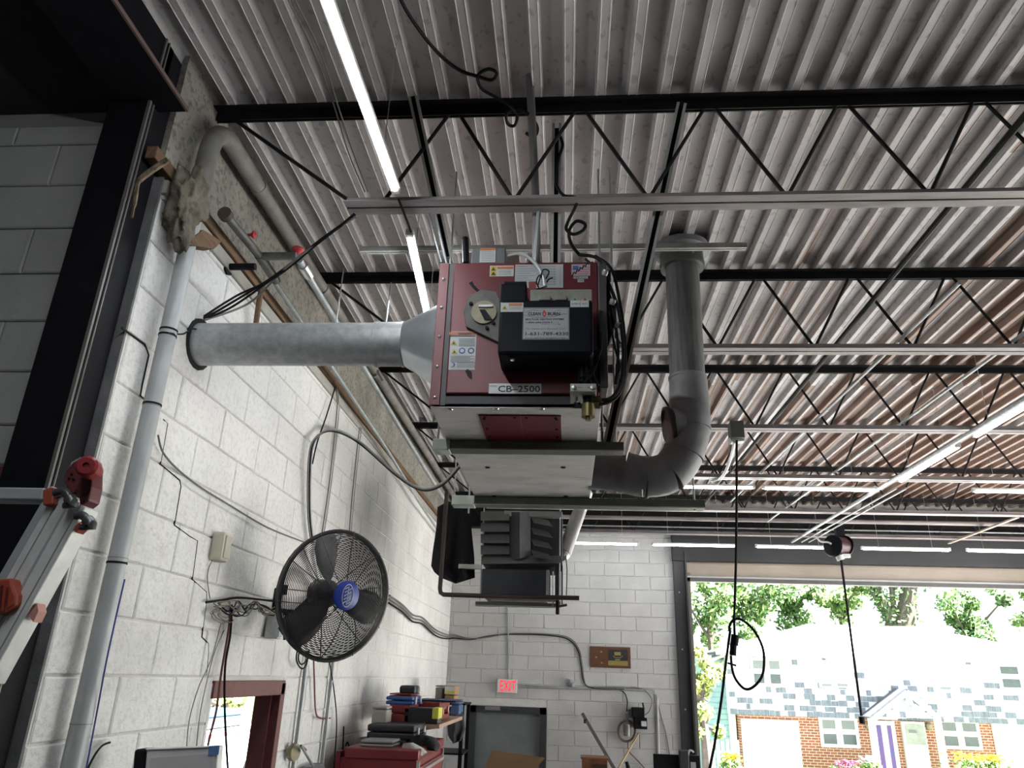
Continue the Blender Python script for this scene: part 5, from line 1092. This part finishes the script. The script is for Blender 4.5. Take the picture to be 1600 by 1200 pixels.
rz = PY(700, 1098, 9.0).z
for x in (-1.7, -1.15):
    for y in (8.95, 9.5): MB().box(x-.02, x+.02, y-.02, y+.02, 0, rz).build('post', blacksteel, t, smooth=False)
for k in range(4): MB().box(-1.73, -1.12, 8.93, 9.52, rz-.02-k*.5, rz-k*.5).build('shelf_board', blacksteel, t, smooth=False)
t = case('parts_carton', 694, 1072, 711, 1098, 9.0, .35, cb, 'brown and white parts carton on the corner rack', 'carton', False, .45, rest=rz)
rect(lambda x, y: PY(x, y, 8.998), 694.5, 1073, 710.5, 1084, wht, t, 'label'); rect(lambda x, y: PY(x, y, 8.996), 694.5, 1080, 710.5, 1083, ylw, t, 'label')
case('grey_filter_box', 679, 1071, 692, 1098, 9.05, .35, plain('box_taupe', (.28, .27, .24), .7), 'grey box beside the parts carton on the corner rack', 'box', False, .9, rest=rz)

# ================================================================ diagnostic screen at the bottom left
t = empty('diagnostic_screen', (PY(275, 1200, 3.0).x, 3.05, 0), 'white diagnostic screen with black side and blue note at the picture bottom', 'screen')
def D(x, y, d=0): return PY(x, y, 3.0-d)
MB().prism([D(222, 1170), D(341, 1165.5), D(330, 1330), D(205, 1330)], (0, .05, 0)).build('frame', mat('pale_frame', (.8, .8, .78), .5), t, smooth=False, bev=.006)
MB().prism([D(209, 1171, .01), D(228, 1170, .01), D(214, 1330, .01), D(195, 1330, .01)], (0, .08, 0)).build('side_grip', rubber, t, smooth=False, bev=.01)
MB().prism([D(234, 1184, .004), D(334, 1177, .004), D(322, 1320, .004), D(222, 1320, .004)], (0, .004, 0)).build('screen', plain('screen_grey', (.66, .63, .65), .4), t, smooth=False)
MB().prism([D(228, 1171.5, .003), D(331, 1167.5, .003), D(331, 1169, .003), D(228, 1173.3, .003)], (0, .003, 0)).build('trim_line', plain('trim_grey', (.15, .16, .17), .4), t, smooth=False)
MB().prism([D(326, 1166, .008), D(343, 1165, .008), D(341, 1179, .008), D(325, 1181, .008)], (0, .003, 0)).build('blue_note', plain('note_blue', (.12, .22, .5), .6), t, smooth=False)
c = D(270, 1330); MB().box(c.x-.04, c.x+.04, 3.02, 3.08, .03, c.z+.2).build('post', blacksteel, t, smooth=False); MB().box(c.x-.25, c.x+.2, 2.85, 3.3, 0, .05).build('base', blacksteel, t, smooth=False)

# ================================================================ ladder
LY = 1.75
def L(x, y, d=0.): return PY(x, y, LY-d)
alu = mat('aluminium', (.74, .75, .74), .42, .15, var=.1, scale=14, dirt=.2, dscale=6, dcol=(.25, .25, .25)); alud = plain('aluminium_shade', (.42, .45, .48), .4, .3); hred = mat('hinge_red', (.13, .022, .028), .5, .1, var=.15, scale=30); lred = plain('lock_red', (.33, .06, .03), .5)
t = empty('folding_ladder', L(-60, 1130), 'folded aluminium ladder with red hinge and black locks at the left edge', 'ladder')
LADDER = t
def rail(p0, p1, w, d0, dp, m, n, par=t, bev=.004):
    (x0, y0), (x1, y1) = p0, p1; nx, ny = -(y1-y0), x1-x0; l_ = math.hypot(nx, ny); nx, ny = nx/l_*w/2, ny/l_*w/2
    return MB().prism([L(x0+nx, y0+ny, d0), L(x1+nx, y1+ny, d0), L(x1-nx, y1-ny, d0), L(x0-nx, y0-ny, d0)], (0, dp, 0)).build(n, m, par, smooth=False, bev=bev)
B0 = (-62, 1075); 
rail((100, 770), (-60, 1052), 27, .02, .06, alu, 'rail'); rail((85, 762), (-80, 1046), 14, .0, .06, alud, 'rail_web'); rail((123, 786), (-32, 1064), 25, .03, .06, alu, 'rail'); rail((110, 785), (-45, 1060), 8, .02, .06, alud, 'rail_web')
MB().prism([L(x, y, .03) for x, y in ((98, 752), (103, 735), (113, 722), (126, 716), (140, 718), (144, 732), (143, 760), (138, 782), (124, 792), (122, 770), (117, 768), (112, 775))], (0, .05, 0)).build('hinge', hred, t, smooth=False, bev=.005)
MB().prism([L(x, y, .0) for x, y in ((102, 745), (112, 722), (126, 714), (142, 716), (142, 720), (126, 720), (115, 728), (106, 748))], (0, .05, 0)).build('hinge_rim', alud, t, smooth=False)
for (p, q) in (((97, 771), (-63, 1053)), ((126, 788), (-29, 1066))): rail(p, q, 1.6, .0215 if p[0] < 100 else .0315, .002, plain('groove', (.3, .3, .3), .5), 'groove', bev=0)
kc = L(143, 734.5, .04); MB().lathe(kc, (.3, -1, 0), [(.0, -.02), (.022, -.02), (.022, .0), (.026, .005), (.026, .04), (.02, .046), (.008, .046), (.006, .04), (0, .04)], 20).build('hinge_knob', plain('knob_red', (.25, .02, .025), .35), t)
for x, y in ((108, 748), (112, 741), (115, 749), (131, 772), (137, 772), (132, 782)): MB().lathe(L(x, y, .031), (0, -1, 0), [(.003, 0), (.003, .002), (0, .003)], 8).build('rivet', rubber, t)
MB().box(L(-80, 770).x, L(72, 770).x, LY-.01, LY+.05, L(40, 782).z, L(40, 763).z).build('rung', alud, t, smooth=False, bev=.004)
MB().prism([L(66, 765, .04), L(78, 761, .04), L(98, 764, .04), L(84, 772, .04), L(82, 788, .04), L(66, 790, .04)], (0, .07, 0)).build('lock_base', lred, t, smooth=False, bev=.004)
lock = lambda pts, r: MB().tube(spline([L(x, y, .06) for x, y in pts], 5), r, 10).build('lock_lever', plain('lever_dark', (.06, .062, .065), .3, .2), t)
lock([(85, 771), (100, 768), (108, 778), (112, 788), (100, 790)], [.010]*10+[.014]*6+[.008]*5); lock([(118, 806), (128, 805), (136, 812), (142, 822), (126, 824)], [.010]*10+[.014]*6+[.008]*5)
MB().prism([L(117, 822, .03), L(126, 815, .03), L(126, 825, .03), L(118, 832, .03)], (0, .03, 0)).build('lock_tab', lred, t, smooth=False)
MB().prism([L(-10, 905, .05), L(18, 903, .05), L(20, 915, .05), L(26, 930, .05), L(24, 945, .05), L(5, 958, .05), L(-12, 960, .05)], (0, .05, 0)).build('lock_base', lred, t, smooth=False, bev=.006)
MB().prism([L(44, 962, .02), L(58, 943, .02), L(60, 955, .02), L(52, 972, .02)], (0, .03, 0)).build('lock_tab', pinkish, t, smooth=False)

# ================================================================ outside
rl_ = random.Random(11)
asph = mat('pale_road', (.36, .35, .34), .9, var=.1, scale=.5); lawn = mat('lawn', (.12, .22, .05), .9, var=.3, scale=1.5)
o = MB().box(-60, 90, -60, 120, -1.6, -1.5).build('ground', lawn, smooth=False); struct(o, 'ground around the garage')
o = MB().box(-60, 90, YB+.3, 27, -1.5, -1.42).build('street', asph, smooth=False); struct(o, 'street in front of the garage')
o = MB().box(-40, XL-.4, 3.75, 16, -1.5, -.06).build('side_yard', asph, smooth=False); struct(o, 'paved yard beyond the side window')
o = MB().box(XR+.3, 40, -30, 15, -1.5, -.02).build('apron', mat('pale_concrete', (.6, .59, .57), .8, var=.08, scale=.6), smooth=False); struct(o, 'concrete apron beside the garage')
o = MB().box(-1.9, XR+.3, YB+.3, 15, -1.5, -.04).build('apron_back', MATS['pale_concrete'], smooth=False); struct(o, 'concrete apron behind the garage')
o = MB().box(-5.2, 40, -30, YF-.3, -1.5, -.04).build('apron_front', MATS['pale_concrete'], smooth=False); struct(o, 'concrete apron in front of the garage')
HYD = 32.0; GZ = -1.42
def G(x, y, d=0.): return PY(x, y, HYD-d)
def brick_mat():
    m = bpy.data.materials.new('red_brick'); m.use_nodes = True; n = m.node_tree.nodes; l = m.node_tree.links; b = n['Principled BSDF']; b.inputs['Roughness'].default_value = .85
    g = n.new('ShaderNodeNewGeometry'); mp = n.new('ShaderNodeMapping'); mp.inputs['Rotation'].default_value = (math.radians(90), 0, 0); l.new(g.outputs['Position'], mp.inputs[0])
    bt = n.new('ShaderNodeTexBrick'); l.new(mp.outputs[0], bt.inputs[0]); bt.inputs['Color1'].default_value = (.36, .12, .07, 1); bt.inputs['Color2'].default_value = (.27, .085, .055, 1); bt.inputs['Mortar'].default_value = (.6, .5, .42, 1)
    bt.inputs['Scale'].default_value = 1; bt.inputs['Brick Width'].default_value = .26; bt.inputs['Row Height'].default_value = .095; bt.inputs['Mortar Size'].default_value = .011
    l.new(bt.outputs[0], b.inputs['Base Color']); return m
brick = brick_mat(); sidewhite = mat('white_shakes', (.72, .74, .76), .8, var=.06, scale=3); shk = mat('grey_shakes', (.22, .26, .31), .85, var=.25, scale=6, stretch=(4, 4, .5)); roofm = mat('pale_roof', (.6, .6, .6), .9, var=.08, scale=1.2); trimw = plain('white_trim', (.75, .76, .77), .6); pane = mat('window_pane', (.1, .13, .13), .15, 0., var=.1); blind = plain('blind', (.2, .23, .23), .5)
X0h = G(1140, 1125).x; X1h = G(1700, 1125).x; zbk = G(1350, 1123).z; zev = G(1350, 1025).z
house = empty('brick_house', ((X0h+X1h)/2, HYD+4, GZ), 'two storey house with brick lower floor and grey shakes, across the street', 'house')
MB().box(X0h+.35, X1h, HYD, HYD+4.6, GZ, zbk).build('brick_wall', brick, house, smooth=False)
MB().box(X0h, X1h, HYD-.25, HYD+4.6, zbk, zev).build('upper_wall', sidewhite, house, smooth=False)
# courses of shakes
nsh = 11; ch = (zev-zbk)/nsh
for k in range(nsh):
    z = zbk+k*ch; mb = MB(); x = X0h; 
    while x < X1h:
        wd_ = rl_.uniform(.16, .42); d_ = .012+rl_.uniform(0, .012); h_ = ch*rl_.uniform(.84, .98)
        mb.box(x, min(x+wd_-.02, X1h), HYD-.25-d_, HYD-.25, z, z+h_, 1 if rl_.random() < max(.05, .62-.085*k) else 0); x += wd_
    mb.build('shake_course', [sidewhite, shk], house, smooth=False)
# hip roof
ov = .5; e = [(X0h-ov, HYD-.25-ov, zev), (X1h+ov, HYD-.25-ov, zev), (X1h+ov, HYD+5, zev), (X0h-ov, HYD+5, zev)]
r0 = PY(1262, 975, HYD+2.3); r1 = (X1h-4.6, HYD+2.3, r0.z)
rf = MB().add(e+[tuple(r0), r1], [(0, 1, 5, 4), (1, 2, 5), (2, 3, 4, 5), (3, 0, 4), (3, 2, 1, 0)]).build('roof', roofm, house, smooth=False)
MB().box(X0h-ov, X1h+ov, HYD-.25-ov-.05, HYD-.25-ov, zev-.14, zev).build('gutter', trimw, rf, smooth=False)
def window(x0, y0, x1, y1, d, lites=2, bl=False):
    a, b = G(x0, y1, d), G(x1, y0, d); f = MB().box(a.x, b.x, HYD-d-.06, HYD-d, a.z, b.z).build('window', trimw, house, smooth=False); W_ = (b.x-a.x)/lites; hh = b.z-a.z
    for i in range(lites):
        for j in (0, 1):
            MB().box(a.x+W_*i+.12, a.x+W_*(i+1)-.12, HYD-d-.07, HYD-d-.055, a.z+.12+j*hh*.5, a.z+hh*.5-.06+j*(hh*.5-.04)).build('pane', pane if not (bl and j) else blind, f, smooth=False)
    return f
window(1283, 1122, 1338, 1167, .0, 2, True); window(1472, 1126, 1527, 1170, .0, 2); window(1174, 1029, 1221, 1072, .27, 2, True); window(1563, 1038, 1592, 1079, .27, 1)
for (x0, y0, x1, y1) in ((1280, 1066, 1302, 1074), (1304, 1066, 1327, 1074), (1465, 1071, 1488, 1079)):
    a, b = G(x0, y1, .27), G(x1, y0, .27); f = MB().box(a.x, b.x, HYD-.33, HYD-.26, a.z, b.z).build('window', trimw, house, smooth=False); MB().box(a.x+.1, b.x-.1, HYD-.34, HYD-.32, a.z+.05, b.z-.06).build('pane', blind, f, smooth=False)
for (x0, x1, y0) in ((1163, 1247, 1126), (1562, 1680, 1133)):
    a, b = G(x0, 1200, .05), G(x1, y0, .05); gd = MB().box(a.x, b.x, HYD-.08, HYD, GZ, b.z).build('garage_door', trimw, house, smooth=False)
    for k in range(1, 4): MB().box(a.x, b.x, HYD-.085, HYD-.075, GZ+(b.z-GZ)*k/4-.01, GZ+(b.z-GZ)*k/4+.01).build('panel_joint', plain('joint_grey', (.5, .5, .5), .6), gd, smooth=False)
# entry: side light window with a picture, door, gabled porch roof
a, b = G(1366, 1165, .1), G(1402, 1165, .1); b = Vector((b.x, b.y, G(1400, 1127, .1).z)); f = MB().box(a.x, b.x, HYD-.14, HYD, GZ+.2, b.z).build('entry_window', trimw, house, smooth=False); xm = (a.x+b.x)/2
pur = mat('purple_poster', (.07, .1, .3), .5, col2=(.2, .07, .28), scale=2.2)
MB().box(a.x+.15, xm-.1, HYD-.15, HYD-.13, GZ+.5, b.z-.15).build('pane', pur, f, smooth=False); MB().box(xm+.12, b.x-.15, HYD-.15, HYD-.13, GZ+.5, b.z-.15).build('pane', pur, f, smooth=False)
a, b = G(1413, 1165, .1), G(1449, 1165, .1); b = Vector((b.x, b.y, G(1440, 1128, .1).z)); f = MB().box(a.x, b.x, HYD-.14, HYD, GZ+.2, b.z).build('entry_door', trimw, house, smooth=False); c0_, c1_ = G(1418, 1163, .15), G(1443, 1132, .15); pn = MB().box(c0_.x, c1_.x, HYD-.16, HYD-.13, c0_.z, c1_.z).build('pane', mat('door_glass', (.42, .45, .42), .3), f, smooth=False)
a = G(1421, 1145, .2); MB().box(a.x, a.x+.28, HYD-.18, HYD-.16, a.z, a.z+.1).build('house_number', blind, pn, smooth=False)
pk, pl, prr = G(1416, 1080, 1.2), G(1361, 1124, 1.2), G(1466, 1121, 1.2); pk2, pl2, pr2 = (Vector((p.x, HYD-.2, p.z)) for p in (pk, pl, prr))
porch = MB().add([pk, pl, pk2, pl2], [(0, 1, 3, 2)]).add([pk, prr, pk2, pr2], [(0, 2, 3, 1)]).build('porch_roof', mat('slate_roof', (.13, .14, .16), .8, var=.15, scale=6), house, smooth=False); sm_ = porch.modifiers.new('thick', 'SOLIDIFY'); sm_.thickness = .1
g1 = Vector((pk.x, HYD-1.15, pk.z-.12)); MB().prism([g1, Vector((pl.x+.25, HYD-1.15, pl.z)), Vector((prr.x-.25, HYD-1.15, prr.z))], (0, .1, 0)).build('porch_gable', sidewhite, house, smooth=False)
for k in range(4):
    z = pl.z+.1+k*.24; hw = (pk.x-pl.x)*(1-(z-pl.z)/(pk.z-pl.z))*.8; mb = MB(); x = pk.x-hw
    while x < pk.x+hw: mb.box(x, x+.2, HYD-1.165, HYD-1.15, z, z+.2, 1 if rl_.random() < .45 else 0); x += .23
    mb.build('shake_course', [sidewhite, shk], house, smooth=False)
for p, q in ((pk, pl), (pk, prr)): MB().bar(p+Vector((0, -.06, -.04)), q+Vector((0, -.06, -.04)), .06, .16).build('barge_board', trimw, house, smooth=False)
for x in (1362, 1465): c = G(x, 1130, 1.0); MB().box(c.x-.1, c.x+.1, HYD-1.1, HYD-.9, GZ, c.z+.2).build('porch_post', trimw, house, smooth=False)
for x in (1358, 1452): c = G(x, 1135, .1); MB().lathe((c.x, HYD-.1, c.z), (0, 0, 1), [(0, -.12), (.1, -.1), (.12, .06), (.04, .14), (0, .15)], 10).build('porch_lamp', plain('lamp_tan', (.3, .27, .2), .5), house)
# teal neighbour
NY = 32.35
def N(x, y, d=0.): return PY(x, y, NY-d)
t = empty('teal_house', (N(1118, 1120).x, NY+3, GZ), 'teal clapboard house wing left of the brick house', 'house')
xa_, xb_ = N(1096, 1080).x, N(1141, 1080).x; zt_ = N(1120, 1030).z
MB().box(xa_, xb_, NY, NY+7, GZ, zt_).build('wall', mat('teal_siding', (.28, .44, .46), .7), t, smooth=False)
z = GZ; k = 0
while z < zt_-.15: MB().box(xa_, xb_, NY-.03, NY, z, z+.16).build('clapboard', MATS['teal_siding'], t, smooth=False); z += .2; k += 1
MB().box(N(1135, 1080).x, N(1146, 1080).x, NY-.06, NY+.2, GZ, zt_+.2).build('corner_board', trimw, t, smooth=False)
MB().prism([N(1092, 1036, .5), N(1134, 1021, .5), N(1134, 1026, .5), N(1096, 1040, .5)], (0, 7, 0)).build('roof', mat('grey_roof', (.45, .45, .46), .8), t, smooth=False)
c = N(1105, 1027); MB().box(c.x-.2, c.x+.25, NY+1.5, NY+2, c.z-.6, N(1105, 1008).z).build('chimney', brick, t, smooth=False)
# picket fence and bin area
for k in range(3): MB().bar(L(-6+k*9, 912+k*3, .053), L(-10+k*9, 952+k*2, .053), .004, .004).build('ridge', plain('ridge_dark', (.1, .012, .015), .5), LADDER, smooth=False)
t = empty('picket_fence', (G(1120, 1190).x, 29, GZ), 'white slatted fence left of the brick house', 'fence')
fx = PY(1097, 1180, 29).x; fx2 = PY(1152, 1180, 29).x; zf = PY(1120, 1158, 29).z; k = 0
while fx < fx2: MB().box(fx, fx+.1, 29, 29.04, GZ, zf+.25*(k % 2)*.2).build('picket', plain('fence_white', (.55, .56, .57), .7), t, smooth=False); fx += .17; k += 1
MB().box(PY(1097, 1180, 29).x, fx2, 29.04, 29.08, zf-.4, zf-.3).build('rail', MATS['fence_white'], t, smooth=False)

# ---- trees
lf = [mat('leaf_a', (.24, .42, .12), .7, var=.3, scale=1.5), mat('leaf_b', (.38, .52, .16), .7, var=.3, scale=1.5), mat('leaf_c', (.15, .3, .12), .7, var=.3, scale=1.5), mat('leaf_y', (.5, .58, .16), .7, var=.3, scale=2)]
bark = mat('bark', (.13, .11, .09), .9, var=.2, scale=8)
def tree(name, px, py0, py1, Y, hw, label, mats, n=2600, leaf=.3, seed=1, clumps=14, trunk=True, cat='tree', group=None):
    """crown between pixel rows py0 (top) and py1, hw = half width in metres"""
    r2 = random.Random(seed); top = PY(px, py0, Y); bot = PY(px, py1, Y); cx = (top.x+bot.x)/2; h = top.z-bot.z
    t = empty(name, (cx, Y, GZ), label, cat, group)
    cl = []
    for _ in range(clumps):
        a, q, z = r2.uniform(0, 6.28), math.sqrt(r2.random()), r2.uniform(.08, .95); env = math.sin(math.pi*min(1, .12+.85*(1-abs(2*z-.9)*.55)))*hw
        cl.append((Vector((cx+math.cos(a)*q*env, Y+math.sin(a)*q*env*.8, bot.z+h*z)), r2.uniform(.16, .3)*max(hw, h*.4)))
    vs = []; fs = []; ks = []
    mb = MB()
    for i in range(n):
        c, rr = cl[r2.randrange(clumps)]; d = Vector((r2.gauss(0, 1), r2.gauss(0, 1), r2.gauss(0, .8))).normalized()*rr*(r2.random()**.35)
        p = c+d; u = Vector((r2.gauss(0, 1), r2.gauss(0, 1), r2.gauss(0, 1))).normalized(); v = u.orthogonal().normalized(); s = leaf*r2.uniform(.5, 1.2)
        mb.add([p-u*s*.5, p+v*s*.28, p+u*s*.5, p-v*s*.28], [(0, 1, 2, 3)], r2.randrange(len(mats)))
    f = mb.build('foliage', mats, t, smooth=False)
    if trunk:
        MB().tube([(cx, Y, GZ), (cx+.1, Y, (GZ+bot.z)/2), (cx, Y, bot.z+h*.5)], [.28, .22, .08], 8).build('trunk', bark, t)
        for k in range(6): c = cl[k][0]; MB().tube([(cx, Y, bot.z+h*.1*k), c], [.09, .03], 6).build('branch', bark, t)
    return t
gt = 'trees behind the houses'
A4, B4, C4, Y4 = lf
tree('leafy_tree', 1105, 890, 1010, 44, 3.2, 'loose green tree rising beside the left door jamb', [A4, B4, C4], 2600, .42, 1, 16, group=gt)
tree('leafy_tree', 1175, 880, 1005, 48, 3.4, 'loose green tree above the hip roof left end', [A4, B4, C4], 2600, .42, 2, 16, group=gt)
tree('leafy_tree', 1240, 895, 985, 50, 3.0, 'green tree behind the left end of the roof ridge', [A4, C4], 2400, .42, 3, 14, group=gt)
tree('leafy_tree', 1310, 905, 985, 47, 2.4, 'thin green tree behind the roof ridge, left of the ivy trunks', [A4, B4], 1500, .4, 4, 12, group=gt)
tree('round_tree', 1512, 925, 1012, 46, 2.6, 'dense round tree behind the right roof slope', [A4, C4, A4], 3000, .42, 5, 14, group=gt)
tree('leafy_tree', 1612, 905, 1000, 50, 2.2, 'sparse tree at the right picture edge', [A4, B4], 1200, .4, 6, 10, group=gt)
tree('yellow_green_bush', 1096, 1010, 1165, 27, .95, 'bright yellow green bush beside the left door jamb', [B4, Y4, Y4], 2600, .22, 7, 16, cat='bush')
t = empty('ivy_trunks', (PY(1400, 1000, 45).x, 45, GZ), 'forked tree trunks wrapped in ivy behind the roof ridge', 'tree', gt)
mb = MB()
for pts, r in (([(1395, 985), (1388, 960), (1378, 935), (1370, 912), (1358, 880)], .28), ([(1398, 985), (1396, 950), (1393, 910), (1392, 870)], .2), ([(1408, 985), (1416, 955), (1420, 915), (1422, 870)], .6), ([(1395, 975), (1376, 945), (1352, 915)], .12)):
    P_ = spline([PY(x, y, 45) for x, y in pts], 6); MB().tube([(P_[0].x, 45, GZ)]+P_, [r*.8]+[r*(1-.4*i/len(P_)) for i in range(len(P_))], 8).build('trunk', bark, t)
    for _ in range(500 if r > .25 else 120):
        c = P_[rl_.randrange(len(P_))]+Vector((rl_.gauss(0, r*.7), rl_.gauss(0, r*.7), rl_.uniform(-.4, .4))); u = Vector((rl_.gauss(0, 1), rl_.gauss(0, 1), rl_.gauss(0, 1))).normalized(); v = u.orthogonal().normalized(); mb.add([c-u*.17, c+v*.1, c+u*.17, c-v*.1], [(0, 1, 2, 3)], rl_.randrange(2))
mb.build('ivy', [A4, C4], t, smooth=False)
def flowers(px, py, Y, cols, lab, sz=.6, seed=1):
    r2 = random.Random(seed); c = PY(px, py, Y); t = empty('flower_bush', (c.x, Y, GZ), lab, 'bush', 'flowering bushes in front of the brick house')
    mb = MB()
    for _ in range(420):
        p = c+Vector((r2.gauss(0, sz*.4), r2.gauss(0, sz*.35), -abs(r2.gauss(0, sz*.7)))); u = Vector((r2.gauss(0, 1), r2.gauss(0, 1), r2.gauss(0, 1))).normalized(); v = u.orthogonal().normalized(); mb.add([p-u*.09, p+v*.05, p+u*.09, p-v*.05], [(0, 1, 2, 3)], r2.randrange(2))
    mb.build('leaves', [A4, B4], t, smooth=False); mb = MB()
    for _ in range(60): p = c+Vector((r2.gauss(0, sz*.4), r2.gauss(0, sz*.35), r2.uniform(-.05, .2))); mb.lathe(p, (0, 0, 1), [(0, 0), (.06, .02), (.05, .05), (0, .05)], 6)
    mb.build('blossoms', cols, t)
flowers(1516, 1188, 30.5, plain('flower_yellow', (.6, .48, .03), .6), 'bush with yellow blossoms under the right brick window', .7, 1); flowers(1552, 1190, 30.5, MATS['flower_yellow'], 'smaller yellow flowering bush by the right garage door', .5, 2)
flowers(1322, 1198, 30.5, plain('flower_pink', (.4, .1, .2), .6), 'bush with pink blossoms beside the entry', .5, 3); flowers(1360, 1192, 30.5, plain('flower_white', (.6, .6, .55), .6), 'bush with white blossoms next to the purple window', .35, 4); flowers(1142, 1188, 28.5, MATS['flower_yellow'], 'yellow flowering bush by the white fence', .35, 5)
# ---- parked car seen through the side window
t = empty('parked_car', (-8.5, 12.4, -.06), 'white and blue parked car seen through the red framed window', 'car')
cw = plain('car_white', (.75, .76, .78), .25); cbl = plain('car_blue', (.05, .2, .5), .3)
c = PX(352, 1150, -7.0); cy = c.y
def cbx(x0, x1, y0, y1, z0, z1, m, n, bev=.05): return MB().box(x0, x1, y0, y1, z0, z1).build(n, m, t, smooth=False, bev=bev)
z5 = PX(352, 1140, -7.0).z; z6 = PX(352, 1118, -7.0).z
cbx(-9.0, -7.0, cy-3, cy+2.4, .3, z5, cw, 'body', .12); cbx(-8.8, -7.15, cy-2.0, cy+1.4, z5, z6-.05, pane, 'glasshouse', .1); cbx(-8.75, -7.2, cy-1.9, cy+1.3, z6-.05, z6+.08, cbl, 'roof', .06); cbx(-7.0, -6.985, cy-3, cy+2.4, z5-.12, z5-.05, plain('stripe_red', (.5, .05, .08), .4), 'stripe', .002)
for yy in (cy-2.1, cy+1.5):
    for xx in (-7.05, -8.95): MB().lathe((xx, yy, .3), (1, 0, 0), [(0, -.1), (.33, -.1), (.36, -.05), (.36, .05), (.33, .1), (0, .1)], 20).build('wheel', rubber, t)
for i in range(4): tree('garden_shrub', 352+i*5-6, 1092+2*(i % 2), 1112, 22+i*.3, .5, ['round yellow green shrub beyond the parked car, first seen through the window', 'second yellow green shrub seen through the window', 'third yellow green shrub seen through the window', 'fourth yellow green shrub seen through the window'][i], [B4, Y4], 300, .2, 30+i, 6, cat='shrub', group='shrubs beyond the side window')
